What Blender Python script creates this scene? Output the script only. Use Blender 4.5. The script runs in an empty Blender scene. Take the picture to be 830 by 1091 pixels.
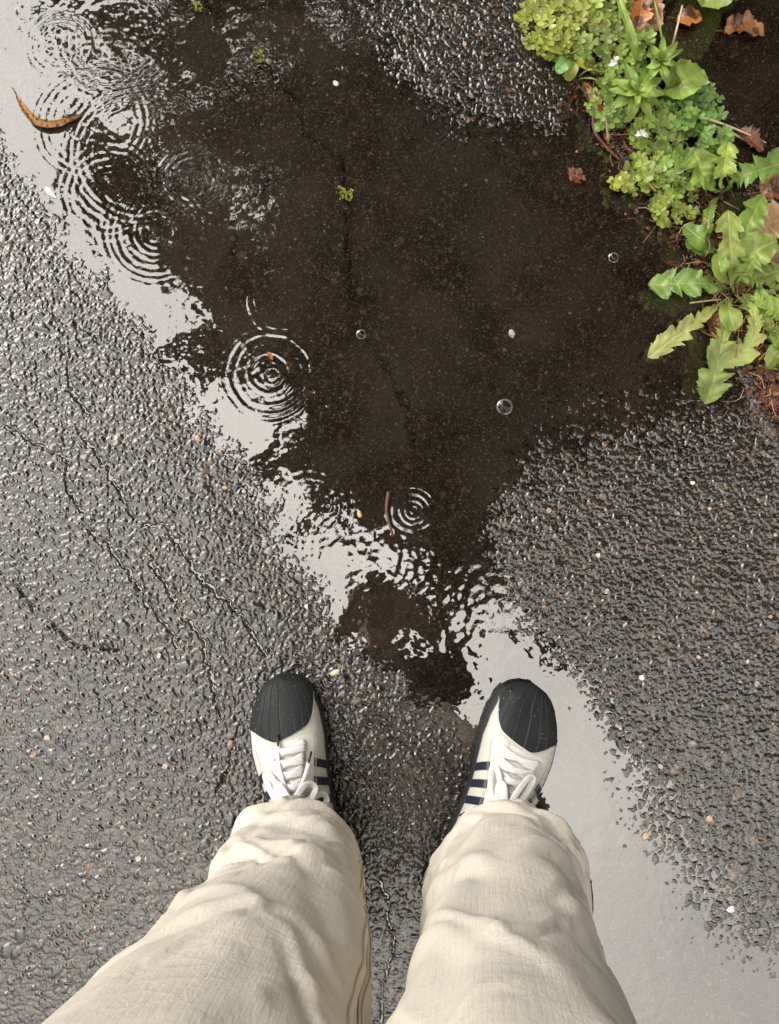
import bpy, math, random
import numpy as np
from mathutils import Vector, Matrix
R = math.radians
rng = np.random.default_rng(7)
rnd = random.Random(11)
sc = bpy.context.scene
COL = sc.collection

# ------------------------------------------------------------------ camera
H, FPX, PITCH = 1.10, 850.0, R(4.7)
CX, CY = 415.0, 545.5
cam_d = bpy.data.cameras.new('camera')
cam = bpy.data.objects.new('camera', cam_d); COL.objects.link(cam)
cam.location = (0, 0, H); cam.rotation_euler = (PITCH, 0, 0)
cam_d.sensor_fit = 'VERTICAL'; cam_d.sensor_height = 36.0
cam_d.lens = 36.0 * FPX / 1091.0
cam_d.clip_start = 0.02; cam_d.clip_end = 500
sc.camera = cam
sp_, cp_ = math.sin(PITCH), math.cos(PITCH)

def G(px, py, z=0.0):
    """photo pixel -> place at height z"""
    a, b = (px - CX), (CY - py)
    dx, dy, dz = a, sp_ * FPX + cp_ * b, -cp_ * FPX + sp_ * b
    t = (z - H) / dz
    return Vector((dx * t, dy * t, z))

def Gn(P):
    return np.array([[*G(x, y).xy] for x, y in P])

# ------------------------------------------------------------------ helpers
def tag(o, label=None, cat=None, group=None, kind=None):
    if label: o['label'] = label
    if cat: o['category'] = cat
    if group: o['group'] = group
    if kind: o['kind'] = kind
    return o

ORG = {}
def empty(name, loc, label, cat, group=None):
    o = bpy.data.objects.new(name, None); COL.objects.link(o)
    o.location = loc; o.empty_display_size = .02
    ORG[o.name] = np.array(loc, float)
    return tag(o, label, cat, group)

def mesh_obj(name, V, F, mat, parent=None, base=None, smooth=True, uv=None, col=None):
    """F: array (n,4)/(n,3) or list of tuples. World coordinates; stored relative to the thing's base."""
    V = np.asarray(V, np.float64)
    org = ORG[parent.name] if parent is not None else np.array(base if base is not None else (0, 0, 0), float)
    V = V - org
    me = bpy.data.meshes.new(name)
    if isinstance(F, np.ndarray):
        n, k = F.shape
        me.vertices.add(len(V)); me.vertices.foreach_set('co', V.astype(np.float32).ravel())
        me.loops.add(n * k); me.loops.foreach_set('vertex_index', F.astype(np.int32).ravel())
        me.polygons.add(n)
        me.polygons.foreach_set('loop_start', np.arange(0, n * k, k, dtype=np.int32))
        try: me.polygons.foreach_set('loop_total', np.full(n, k, dtype=np.int32))
        except Exception: pass
        me.update(calc_edges=True)
    else:
        me.from_pydata([tuple(v) for v in V], [], [tuple(f) for f in F]); me.update()
    li = np.empty(len(me.loops), np.int32); me.loops.foreach_get('vertex_index', li)
    if uv is not None:
        l = me.uv_layers.new(name='UVMap'); l.data.foreach_set('uv', np.asarray(uv, np.float32)[li].ravel())
    if col is not None:
        c = np.asarray(col, np.float32)
        if c.shape[1] == 3: c = np.c_[c, np.ones(len(c), np.float32)]
        at = me.color_attributes.new('Col', 'FLOAT_COLOR', 'POINT'); at.data.foreach_set('color', c.ravel())
    if smooth: me.polygons.foreach_set('use_smooth', np.ones(len(me.polygons), bool))
    me.materials.append(mat)
    o = bpy.data.objects.new(name, me); COL.objects.link(o)
    if parent is not None:
        o.parent = parent; ORG[o.name] = org
    else:
        o.location = org; ORG[o.name] = org
    return o

class Acc:
    def __init__(s): s.v, s.f, s.uv, s.c = [], [], [], []
    def grid(s, P, uv=None, col=(1, 1, 1), closed=False):
        """P (n,m,3)"""
        n, m = P.shape[:2]; b = len(s.v)
        s.v.extend(P.reshape(-1, 3).tolist())
        if uv is None:
            U, W = np.meshgrid(np.linspace(0, 1, m), np.linspace(0, 1, n)); uv = np.stack([U, W], -1)
        s.uv.extend(np.asarray(uv).reshape(-1, 2).tolist()); s.c.extend([tuple(col)] * (n * m))
        mm = m if closed else m - 1
        for i in range(n - 1):
            for j in range(mm):
                a, d = b + i * m + j, b + i * m + (j + 1) % m
                s.f.append((a, d, d + m, a + m))
    def poly(s, pts, uv=None, col=(1, 1, 1)):
        b = len(s.v); s.v.extend([tuple(p) for p in pts]); s.f.append(tuple(range(b, b + len(pts))))
        s.uv.extend(uv if uv is not None else [(.5, .5)] * len(pts)); s.c.extend([tuple(col)] * len(pts))
    def tube(s, pts, rad, k=6, col=(1, 1, 1)):
        pts = np.asarray(pts, float); n = len(pts); rad = np.broadcast_to(rad, (n,))
        T = np.gradient(pts, axis=0); T /= np.linalg.norm(T, axis=1)[:, None] + 1e-9
        ref = np.array([0, 0, 1.]) if abs(T[:, 2]).mean() < .8 else np.array([1., 0, 0])
        A = np.cross(T, ref); A /= np.linalg.norm(A, axis=1)[:, None] + 1e-9; B = np.cross(T, A)
        an = np.linspace(0, 2 * np.pi, k, endpoint=False)
        P = pts[:, None] + rad[:, None, None] * (np.cos(an)[None, :, None] * A[:, None] + np.sin(an)[None, :, None] * B[:, None])
        b = len(s.v); s.grid(P, col=col, closed=True)
        s.f.append(tuple(range(b, b + k))[::-1]); s.f.append(tuple(range(b + (n - 1) * k, b + n * k)))
    def ribbon(s, pts, w, th=.0012, col=(1, 1, 1), up=(0, 0, 1), bulge=.4):
        pts = np.asarray(pts, float); n = len(pts); w = np.broadcast_to(w, (n,))
        T = np.gradient(pts, axis=0); T /= np.linalg.norm(T, axis=1)[:, None] + 1e-9
        up = np.broadcast_to(np.asarray(up, float), (n, 3))
        S = np.cross(T, up); S /= np.linalg.norm(S, axis=1)[:, None] + 1e-9; N = np.cross(S, T)
        cs = np.array([[-1, 0], [-.85, .8], [-.4, 1], [.0, 1.1], [.4, 1], [.85, .8], [1, 0], [.6, -.6], [-.6, -.6]])
        P = pts[:, None] + S[:, None] * (cs[None, :, 0, None] * w[:, None, None] / 2) + N[:, None] * (cs[None, :, 1, None] * th)
        b = len(s.v); k = len(cs)
        U = np.stack(np.meshgrid((cs[:, 0] + 1) / 2, np.linspace(0, 1, n)), -1)
        s.grid(P, uv=U, col=col, closed=True)
        s.f.append(tuple(range(b, b + k))[::-1]); s.f.append(tuple(range(b + (n - 1) * k, b + n * k)))
    def build(s, name, mat, parent=None, base=None, smooth=True):
        return mesh_obj(name, s.v, s.f, mat, parent, base, smooth, s.uv, s.c)

def spline(ctrl, n):
    """Catmull-Rom through ctrl"""
    C = np.asarray(ctrl, float)
    if len(C) == 2: return C[0] + (C[1] - C[0]) * np.linspace(0, 1, n)[:, None]
    P = np.vstack([2 * C[0] - C[1], C, 2 * C[-1] - C[-2]])
    t = np.linspace(0, len(C) - 1, n); i = np.minimum(t.astype(int), len(C) - 2); u = (t - i)[:, None]
    p0, p1, p2, p3 = P[i], P[i + 1], P[i + 2], P[i + 3]
    return .5 * (2 * p1 + (p2 - p0) * u + (2 * p0 - 5 * p1 + 4 * p2 - p3) * u ** 2 + (3 * p1 - p0 - 3 * p2 + p3) * u ** 3)

def hash2(ix, iy, seed):
    ix = ix.astype(np.int64); iy = iy.astype(np.int64)
    h = (ix * 374761393 + iy * 668265263 + seed * 2246822519) & 0xffffffff
    h = ((h ^ (h >> 13)) * 1274126177) & 0xffffffff
    h = ((h ^ (h >> 16)) * 2654435761) & 0xffffffff
    return ((h ^ (h >> 15)) & 0xffffff) / float(0x1000000)

def vnoise(x, y, sc_, seed=0):
    x = x * sc_; y = y * sc_; ix = np.floor(x); iy = np.floor(y); u = x - ix; v = y - iy
    u = u * u * u * (u * (u * 6 - 15) + 10); v = v * v * v * (v * (v * 6 - 15) + 10)
    a = hash2(ix, iy, seed); b = hash2(ix + 1, iy, seed); c = hash2(ix, iy + 1, seed); d = hash2(ix + 1, iy + 1, seed)
    return (a * (1 - u) + b * u) * (1 - v) + (c * (1 - u) + d * u) * v * 1.0

def fbm(x, y, sc_, seed=0, o=3):
    s = 0; a = 1; t = 0
    for i in range(o):
        s = s + a * vnoise(x, y, sc_ * 2.03 ** i, seed + i * 17); t += a; a *= .5
    return s / t

def sstep(a, b, x):
    t = np.clip((x - a) / (b - a), 0, 1); return t * t * (3 - 2 * t)

def seg_dist(X, Y, P):
    d = np.full(X.shape, 1e9)
    for (ax, ay), (bx, by) in zip(P[:-1], P[1:]):
        ex, ey = bx - ax, by - ay; L = ex * ex + ey * ey + 1e-12
        t = np.clip(((X - ax) * ex + (Y - ay) * ey) / L, 0, 1)
        d = np.minimum(d, (X - ax - t * ex) ** 2 + (Y - ay - t * ey) ** 2)
    return np.sqrt(d)

def sdist(X, Y, P):
    """signed distance, positive inside"""
    Q = np.vstack([P, P[:1]]); d = seg_dist(X, Y, Q); ins = np.zeros(X.shape, bool)
    for (ax, ay), (bx, by) in zip(Q[:-1], Q[1:]):
        if ay == by: continue
        c = ((ay > Y) != (by > Y)) & (X < (bx - ax) * (Y - ay) / (by - ay) + ax)
        ins ^= c
    return np.where(ins, d, -d)

# ------------------------------------------------------------------ materials
def new_mat(name):
    m = bpy.data.materials.new(name); m.use_nodes = True
    nt = m.node_tree; b = nt.nodes['Principled BSDF']
    return m, nt, b

def N(nt, t, **kw):
    n = nt.nodes.new(t)
    for k, v in kw.items():
        if k in n.inputs: n.inputs[k].default_value = v
        else: setattr(n, k, v)
    return n

def objcoord(nt):
    return N(nt, 'ShaderNodeTexCoord').outputs['Object']

def ramp(nt, fac, stops, interp='LINEAR'):
    r = nt.nodes.new('ShaderNodeValToRGB'); e = r.color_ramp; e.interpolation = interp
    while len(e.elements) < len(stops): e.elements.new(.5)
    for el, (p, c) in zip(e.elements, stops):
        el.position = p; el.color = (*c, 1) if len(c) == 3 else c
    nt.links.new(fac, r.inputs[0]); return r

def mixc(nt, fac, a, b, mode='MIX'):
    m = N(nt, 'ShaderNodeMix', data_type='RGBA', blend_type=mode)
    for s, v in ((0, fac), (6, a), (7, b)):
        if hasattr(v, 'is_output'): nt.links.new(v, m.inputs[s])
        else: m.inputs[s].default_value = v if s == 0 else (*v, 1)
    return m.outputs[2]

def math_(nt, op, a, b=None, c=None, clamp=False):
    m = N(nt, 'ShaderNodeMath', operation=op); m.use_clamp = clamp
    for i, v in enumerate((a, b, c)):
        if v is None: continue
        if hasattr(v, 'is_output'): nt.links.new(v, m.inputs[i])
        else: m.inputs[i].default_value = v
    return m.outputs[0]

def noise(nt, vec, scale, detail=3, rough=.55):
    n = N(nt, 'ShaderNodeTexNoise', Scale=scale, Detail=detail, Roughness=rough)
    nt.links.new(vec, n.inputs['Vector']); return n

def simple(name, col, rough=.6, var=.25, scale=60, bump=0, bscale=200, spec=.5, coat=0):
    m, nt, b = new_mat(name); oc = objcoord(nt)
    n = noise(nt, oc, scale)
    c = mixc(nt, n.outputs[0], tuple(x * (1 - var) for x in col), tuple(min(1, x * (1 + var)) for x in col))
    nt.links.new(c, b.inputs['Base Color']); b.inputs['Roughness'].default_value = rough
    b.inputs['Specular IOR Level'].default_value = spec; b.inputs['Coat Weight'].default_value = coat
    b.inputs['Coat Roughness'].default_value = .1
    if bump:
        bn = noise(nt, oc, bscale, 4); bp = N(nt, 'ShaderNodeBump', Strength=bump, Distance=.001)
        nt.links.new(bn.outputs[0], bp.inputs['Height']); nt.links.new(bp.outputs[0], b.inputs['Normal'])
    return m

F_IOR = 2.3     # reflectance of the wet film and of the standing water

def mat_ground():
    m, nt, b = new_mat('wet_asphalt'); oc = objcoord(nt); L = nt.links
    at = N(nt, 'ShaderNodeAttribute', attribute_name='Col')
    n1 = noise(nt, oc, 7, 4); n2 = noise(nt, oc, 900, 2)
    c = mixc(nt, 1, at.outputs['Color'], ramp(nt, n1.outputs[0], [(.3, (.75, .72, .7)), (.7, (1.25, 1.2, 1.15))]).outputs[0], 'MULTIPLY')
    c = mixc(nt, 1, c, ramp(nt, n2.outputs[0], [(.3, (.45, .45, .45)), (.7, (1.5, 1.5, 1.5))]).outputs[0], 'MULTIPLY')
    nd = noise(nt, oc, 260, 2)
    dv = N(nt, 'ShaderNodeVectorMath', operation='MULTIPLY_ADD'); L.new(nd.outputs['Color'], dv.inputs[0])
    dv.inputs[1].default_value = (.004, .004, .004); L.new(oc, dv.inputs[2])
    si = N(nt, 'ShaderNodeAttribute', attribute_name='Silt'); sfac = math_(nt, 'MULTIPLY_ADD', si.outputs['Fac'], .85, .15)
    for scale, thr, rad, st in ((600, .70, .44, .9), (330, .86, .42, .95), (170, .955, .34, .95), (90, .985, .26, .95)):
        v = N(nt, 'ShaderNodeTexVoronoi', Scale=scale); v.voronoi_dimensions = '2D'; L.new(dv.outputs[0], v.inputs['Vector'])
        se = N(nt, 'ShaderNodeSeparateColor'); L.new(v.outputs['Color'], se.inputs[0])
        sel = math_(nt, 'GREATER_THAN', se.outputs[0], thr)
        rr = math_(nt, 'MULTIPLY', se.outputs[2], rad)
        rr = math_(nt, 'ADD', rr, rad * .35)
        ins = math_(nt, 'LESS_THAN', v.outputs['Distance'], rr)
        f = math_(nt, 'MULTIPLY', math_(nt, 'MULTIPLY', sel, ins), st if scale < 150 else math_(nt, 'MULTIPLY', sfac, st))
        sc_col = ramp(nt, se.outputs[1], [(0, (.20, .175, .15)), (.35, (.38, .33, .27)), (.55, (.48, .35, .22)), (.7, (.50, .46, .40)), (.86, (.22, .10, .05)), (1, (.85, .82, .76))]).outputs[0]
        c = mixc(nt, f, c, sc_col)
    L.new(c, b.inputs['Base Color'])
    b.inputs['Roughness'].default_value = .8; b.inputs['Specular IOR Level'].default_value = 0
    geo = N(nt, 'ShaderNodeNewGeometry'); sx = N(nt, 'ShaderNodeSeparateXYZ'); L.new(geo.outputs['Position'], sx.inputs[0])
    dry = N(nt, 'ShaderNodeMapRange', clamp=True); dry.inputs[1].default_value = -.0002; dry.inputs[2].default_value = .0001
    L.new(sx.outputs[2], dry.inputs[0])
    wet = math_(nt, 'MULTIPLY', dry.outputs[0], at.outputs['Alpha'])
    L.new(wet, b.inputs['Coat Weight'])
    b.inputs['Coat IOR'].default_value = 1.8; L.new(ramp(nt, noise(nt, oc, 24, 4).outputs[0], [(.3, (.04, .04, .04)), (.7, (.10, .10, .10))]).outputs[0], b.inputs['Coat Roughness'])
    b.inputs['Coat Tint'].default_value = (1, .96, .91, 1)
    bn = noise(nt, oc, 560, 3, .6)
    bp = N(nt, 'ShaderNodeBump', Distance=.0012); L.new(bn.outputs[0], bp.inputs['Height'])
    L.new(math_(nt, 'MULTIPLY', dry.outputs[0], .25), bp.inputs['Strength'])
    ca = N(nt, 'ShaderNodeAttribute', attribute_name='Coarse'); vo = N(nt, 'ShaderNodeTexVoronoi', Scale=150); L.new(dv.outputs[0], vo.inputs['Vector'])
    b2 = N(nt, 'ShaderNodeBump', Distance=.004); b2.invert = True; L.new(vo.outputs['Distance'], b2.inputs['Height']); L.new(math_(nt, 'MULTIPLY', ca.outputs['Fac'], .9), b2.inputs['Strength']); L.new(bp.outputs[0], b2.inputs['Normal'])
    L.new(b2.outputs[0], b.inputs['Normal']); L.new(b2.outputs[0], b.inputs['Coat Normal'])
    return m

def mat_water():
    m, nt, b = new_mat('standing_water'); L = nt.links
    nt.nodes.remove(b); out = nt.nodes['Material Output']
    g = N(nt, 'ShaderNodeBsdfGlossy', Roughness=.015); g.inputs['Color'].default_value = (1, .995, .985, 1)
    t = N(nt, 'ShaderNodeBsdfTransparent'); t.inputs['Color'].default_value = (.93, .90, .87, 1)
    f = N(nt, 'ShaderNodeFresnel', IOR=F_IOR)
    mx = N(nt, 'ShaderNodeMixShader'); L.new(f.outputs[0], mx.inputs[0]); L.new(t.outputs[0], mx.inputs[1]); L.new(g.outputs[0], mx.inputs[2])
    oc = objcoord(nt); n = noise(nt, oc, 38, 2); bp = N(nt, 'ShaderNodeBump', Strength=.10, Distance=.004)
    L.new(n.outputs[0], bp.inputs['Height']); L.new(bp.outputs[0], g.inputs['Normal'])
    L.new(mx.outputs[0], out.inputs[0]); return m

def mat_leaf(name, col, rough=.38, trans=.25, vein=.35, spots=0, veinfreq=16):
    """leaf with midrib and side veins from its own UVs; vertex colour shifts the tone per leaf"""
    m, nt, b = new_mat(name); L = nt.links; oc = objcoord(nt)
    at = N(nt, 'ShaderNodeAttribute', attribute_name='Col')
    uv = N(nt, 'ShaderNodeUVMap'); sx = N(nt, 'ShaderNodeSeparateXYZ'); L.new(uv.outputs[0], sx.inputs[0])
    au = math_(nt, 'ABSOLUTE', math_(nt, 'SUBTRACT', sx.outputs[0], .5))
    mid = math_(nt, 'SUBTRACT', 1, math_(nt, 'DIVIDE', au, .07), clamp=True)
    sv = math_(nt, 'SINE', math_(nt, 'MULTIPLY', math_(nt, 'SUBTRACT', sx.outputs[1], math_(nt, 'MULTIPLY', au, .45)), veinfreq * 6.283))
    sv = math_(nt, 'MULTIPLY', math_(nt, 'GREATER_THAN', sv, .86), .45)
    v = math_(nt, 'MAXIMUM', mid, sv)
    n = noise(nt, oc, 160, 3); n2 = noise(nt, oc, 35, 2)
    dark = tuple(x * .62 for x in col); lite = tuple(x * 1.3 for x in col)
    c = mixc(nt, ramp(nt, n2.outputs[0], [(.35, (0, 0, 0)), (.65, (1, 1, 1))]).outputs[0], dark, lite)
    c = mixc(nt, math_(nt, 'MULTIPLY', n.outputs[0], .3), c, (col[0] * 1.5, col[1] * 1.25, col[2]))
    c = mixc(nt, 1, c, at.outputs['Color'], 'MULTIPLY')
    c = mixc(nt, math_(nt, 'MULTIPLY', v, vein), c, (min(1, col[0] * 2.2 + .05), min(1, col[1] * 1.5 + .05), col[2] * 2 + .03))
    if spots:
        vo = N(nt, 'ShaderNodeTexVoronoi', Scale=spots); L.new(oc, vo.inputs['Vector'])
        c = mixc(nt, math_(nt, 'MULTIPLY', math_(nt, 'LESS_THAN', vo.outputs['Distance'], .42), .8), c, (.035, .018, .01))
    L.new(c, b.inputs['Base Color']); b.inputs['Roughness'].default_value = rough
    b.inputs['Coat Weight'].default_value = .25; b.inputs['Coat Roughness'].default_value = .2
    bp = N(nt, 'ShaderNodeBump', Strength=.7, Distance=.0014); L.new(math_(nt, 'ADD', math_(nt, 'ADD', n.outputs[0], math_(nt, 'MULTIPLY', noise(nt, oc, 75, 2).outputs[0], 1.6)), math_(nt, 'MULTIPLY', v, -.8)), bp.inputs['Height'])
    L.new(bp.outputs[0], b.inputs['Normal'])
    if trans:
        out = nt.nodes['Material Output']; tr = N(nt, 'ShaderNodeBsdfTranslucent'); L.new(c, tr.inputs['Color'])
        mx = N(nt, 'ShaderNodeMixShader'); mx.inputs[0].default_value = trans
        L.new(b.outputs[0], mx.inputs[1]); L.new(tr.outputs[0], mx.inputs[2]); L.new(mx.outputs[0], out.inputs[0])
    return m

def mat_cloth():
    m, nt, b = new_mat('cream_ripstop_cotton'); L = nt.links; oc = objcoord(nt)
    uv = N(nt, 'ShaderNodeUVMap'); sx = N(nt, 'ShaderNodeSeparateXYZ'); L.new(uv.outputs[0], sx.inputs[0])
    def lines(s, per, wd):
        fr = math_(nt, 'FRACT', math_(nt, 'DIVIDE', s, per)); d = math_(nt, 'ABSOLUTE', math_(nt, 'SUBTRACT', fr, .5))
        return math_(nt, 'SUBTRACT', 1, math_(nt, 'DIVIDE', d, wd), clamp=True)
    g1 = lines(sx.outputs[0], .0052, .22); g2 = lines(sx.outputs[1], .0105, .12)
    g = math_(nt, 'MAXIMUM', g1, math_(nt, 'MULTIPLY', g2, .6))
    n = noise(nt, oc, 9, 4); nf = noise(nt, oc, 1500, 2); nw = noise(nt, oc, 45, 4, .65)
    c = ramp(nt, n.outputs[0], [(.3, (.70, .635, .535)), (.7, (.76, .70, .60))]).outputs[0]
    c = mixc(nt, math_(nt, 'MULTIPLY', g, .07), c, (.56, .46, .33))
    L.new(c, b.inputs['Base Color']); b.inputs['Roughness'].default_value = .85; b.inputs['Specular IOR Level'].default_value = .2
    b.inputs['Sheen Weight'].default_value = .15
    h = math_(nt, 'ADD', math_(nt, 'MULTIPLY', g, -.12), math_(nt, 'ADD', math_(nt, 'MULTIPLY', nf.outputs[0], .35), math_(nt, 'MULTIPLY', nw.outputs[0], 1.2)))
    mp = N(nt, 'ShaderNodeVectorMath', operation='MULTIPLY'); L.new(uv.outputs[0], mp.inputs[0]); mp.inputs[1].default_value = (1, .28, 1)
    cr = noise(nt, mp.outputs[0], 120, 3, .6); rdg = math_(nt, 'POWER', math_(nt, 'SUBTRACT', 1, math_(nt, 'ABSOLUTE', math_(nt, 'MULTIPLY_ADD', cr.outputs[0], 4, -2)), clamp=True), 3)
    mp2 = N(nt, 'ShaderNodeVectorMath', operation='MULTIPLY'); L.new(uv.outputs[0], mp2.inputs[0]); mp2.inputs[1].default_value = (.55, 1, 1)
    cr2 = noise(nt, mp2.outputs[0], 34, 4, .55); rdg2 = math_(nt, 'POWER', math_(nt, 'SUBTRACT', 1, math_(nt, 'ABSOLUTE', math_(nt, 'MULTIPLY_ADD', cr2.outputs[0], 4, -2)), clamp=True), 4)
    h = math_(nt, 'ADD', h, math_(nt, 'ADD', math_(nt, 'MULTIPLY', rdg, .22), math_(nt, 'MULTIPLY', rdg2, .42)))
    bp = N(nt, 'ShaderNodeBump', Strength=.55, Distance=.0013); L.new(h, bp.inputs['Height']); L.new(bp.outputs[0], b.inputs['Normal'])
    return m

def mat_toecap():
    m, nt, b = new_mat('black_ribbed_rubber'); L = nt.links; oc = objcoord(nt)
    n = noise(nt, oc, 40, 3); c = ramp(nt, n.outputs[0], [(.3, (.010, .012, .013)), (.7, (.020, .023, .024))]).outputs[0]
    uv = N(nt, 'ShaderNodeUVMap'); sx = N(nt, 'ShaderNodeSeparateXYZ'); L.new(uv.outputs[0], sx.inputs[0])
    nd = noise(nt, oc, 30, 1)
    u = math_(nt, 'ADD', sx.outputs[0], math_(nt, 'MULTIPLY', nd.outputs[0], .03))
    fr = math_(nt, 'FRACT', math_(nt, 'MULTIPLY', u, 13)); d = math_(nt, 'ABSOLUTE', math_(nt, 'SUBTRACT', fr, .5))
    ln = math_(nt, 'SUBTRACT', 1, math_(nt, 'DIVIDE', d, .07), clamp=True)
    c = mixc(nt, math_(nt, 'MULTIPLY', ln, .35), c, (.09, .09, .085))
    dr = noise(nt, oc, 700, 2)
    drops = ramp(nt, dr.outputs[0], [(.62, (0, 0, 0)), (.72, (1, 1, 1))]).outputs[0]
    L.new(c, b.inputs['Base Color']); b.inputs['Roughness'].default_value = .55; b.inputs['Specular IOR Level'].default_value = .3
    h = math_(nt, 'ADD', math_(nt, 'MULTIPLY', ln, .8), drops)
    bp = N(nt, 'ShaderNodeBump', Strength=.9, Distance=.0009); L.new(h, bp.inputs['Height']); L.new(bp.outputs[0], b.inputs['Normal'])
    return m

M = {}
M['ground'] = mat_ground(); M['water'] = mat_water(); M['cloth'] = mat_cloth(); M['cap'] = mat_toecap()
M['leather'] = simple('white_leather', (.66, .64, .575), .42, .05, 30, .25, 500)
M['sole'] = simple('black_rubber_sole', (.018, .018, .019), .5, .3, 80, .3, 300)
M['stripe'] = simple('navy_stripe', (.012, .014, .035), .45, .3, 200, .3, 900)
M['lace'] = simple('white_lace_cotton', (.84, .83, .82), .8, .06, 300, .7, 1600)
M['tongue'] = simple('white_mesh_tongue', (.72, .71, .68), .8, .08, 200, .5, 900)
M['black'] = simple('black_plastic', (.012, .012, .013), .35)
M['stitch'] = simple('tan_thread', (.58, .45, .3), .8, .2, 300, .4, 900)
M['lilac'] = simple('lilac_lining', (.62, .60, .74), .8, .25, 120, .3, 500)
M['jacket'] = simple('charcoal_rain_jacket', (.022, .021, .021), .6, .3, 40, .4, 90)
M['skin'] = simple('skin', (.55, .36, .27), .5, .1, 60)
M['hair'] = simple('dark_hair', (.02, .014, .01), .5, .4, 200, .6, 400)
M['glass'] = simple('dark_glass', (.01, .01, .012), .1)
M['bark'] = simple('bark', (.09, .07, .05), .85, .5, 12, .8, 30)
M['stem'] = mat_leaf('green_stem', (.14, .17, .06), .5, 0, 0)
M['redstem'] = simple('reddish_stem', (.13, .045, .03), .5, .4, 300)
M['dand'] = mat_leaf('dandelion_green', (.23, .325, .075), .35, .25, .5)
M['clover'] = mat_leaf('clover_green', (.31, .43, .105), .45, .3, .15, veinfreq=3)
M['seed'] = mat_leaf('seedling_green', (.26, .40, .08), .4, .3, .3, veinfreq=9)
M['dead'] = mat_leaf('dead_leaf_brown', (.26, .125, .045), .32, .12, .3, spots=55)
M['deadtan'] = mat_leaf('dead_leaf_tan', (.42, .27, .13), .4, .12, .3, spots=0)
M['floatleaf'] = mat_leaf('floating_leaf_orange', (.40, .21, .07), .3, .1, .2, spots=170)
M['straw'] = simple('straw', (.55, .47, .28), .6, .25, 300)
M['petal'] = simple('white_petal', (.82, .80, .78), .6, .08, 200, .3, 500)
M['moss'] = simple('yellow_green_moss', (.30, .32, .05), .8, .5, 500)
M['crown'] = mat_leaf('tree_leaf', (.055, .085, .022), .5, .25, .2)
M['litter'] = simple('leaf_litter', (.10, .05, .028), .5, .7, 120, .5, 400)
def bubble_mat():
    m, nt, b = new_mat('bubble_film'); nt.nodes.remove(b); L = nt.links
    g = N(nt, 'ShaderNodeBsdfGlossy', Roughness=.02); t = N(nt, 'ShaderNodeBsdfTransparent'); f = N(nt, 'ShaderNodeFresnel', IOR=1.4)
    mx = N(nt, 'ShaderNodeMixShader'); L.new(f.outputs[0], mx.inputs[0]); L.new(t.outputs[0], mx.inputs[1]); L.new(g.outputs[0], mx.inputs[2])
    L.new(mx.outputs[0], nt.nodes['Material Output'].inputs[0]); return m
M['bubble'] = bubble_mat()

# ------------------------------------------------------------------ ground and water
STEP = .0012
def axis(lo, hi):
    core = np.arange(lo, hi + STEP / 2, STEP)
    g = []; s = STEP; p = 0
    while p < 70:
        s = min(s * 1.18, 8); p += s; g.append(p)
    g = np.array(g)
    return np.concatenate([(lo - g)[::-1], core, hi + g])
xs, ys = axis(-.615, .615), axis(-.63, .885)
X, Y = np.meshgrid(xs, ys)
core = (np.abs(X) < .72) & (Y > -.74) & (Y < 1.0)

PUD = Gn([(-260, -20), (-90, 85), (0, 150), (38, 222), (72, 268), (108, 302), (138, 345), (178, 405), (226, 462), (266, 522), (303, 578), (338, 636), (366, 690), (398, 714), (435, 742), (468, 772),
          (496, 812), (520, 880), (560, 950), (560, 1250), (1050, 1250), (980, 1080), (860, 1030), (770, 975), (722, 905), (690, 845), (655, 775), (612, 712), (560, 655), (532, 600), (540, 548), (580, 500),
          (640, 482), (700, 470), (770, 445), (840, 425), (1000, 380), (1000, -250), (640, -250), (600, -60), (596, 60), (590, 125), (545, 128), (490, 118), (440, 80), (405, 30), (390, -60), (370, -250), (-260, -250)])
wob = (fbm(X, Y, 28, 3, 3) - .5) * .05 + (fbm(X, Y, 95, 5, 2) - .5) * .014
sd = sdist(X, Y, PUD) + wob
low_right = sstep(.10, .30, X) * sstep(-.1, -.3, Y)
top_mid = np.exp(-((X - .10) / .16) ** 2 - ((Y - .72) / .2) ** 2)
up_right = sstep(.2, .45, X) * sstep(.02, .16, Y) * sstep(.4, .2, Y)
up_right = sstep(.08, .22, X) * sstep(-.10, .02, Y) * sstep(.45, .3, Y)
slope = .036 - .027 * low_right - .029 * np.clip(top_mid + up_right, 0, 1)
macro = np.where(sd > 0, -np.minimum(sd * (slope + .02 - .013 * np.clip(top_mid + up_right + .6 * low_right, 0, 1)), .0060), np.minimum(-sd * slope, .0024 - .0021 * np.clip(top_mid * 1.3, 0, 1)))

def worley(X, Y, cell, seed, jit=.9):
    u, v = X / cell, Y / cell; iu, iv = np.floor(u), np.floor(v)
    h = np.zeros(X.shape); cid = np.zeros(X.shape); best = np.full(X.shape, -1.)
    for dx in (-1, 0, 1):
        for dy in (-1, 0, 1):
            a, b = iu + dx, iv + dy
            r1, r2, r3, r4, r5 = (hash2(a, b, seed + k) for k in range(5))
            px = a + .5 + jit * (r1 - .5); py = b + .5 + jit * (r2 - .5)
            ex = 1 + .6 * (r5 - .5); th = r4 * 6.283; c, s = np.cos(th), np.sin(th)
            qx, qy = u - px, v - py; wx, wy = (qx * c + qy * s) * ex, (-qx * s + qy * c) / ex
            rad = .50 + .32 * r3
            d2 = (wx * wx + wy * wy) / (rad * rad)
            dome = np.clip(1 - d2, 0, 1) ** .62 * (.32 + .68 * r4) * rad / .6
            up = dome > best
            best = np.where(up, dome, best); cid = np.where(up & (dome > .02), r5 * .999 + 1e-3, cid)
    return np.clip(best, 0, None), cid
ux = X + (vnoise(X, Y, 160, 61) - .5) * .004; uy = Y + (vnoise(X, Y, 160, 62) - .5) * .004
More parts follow.
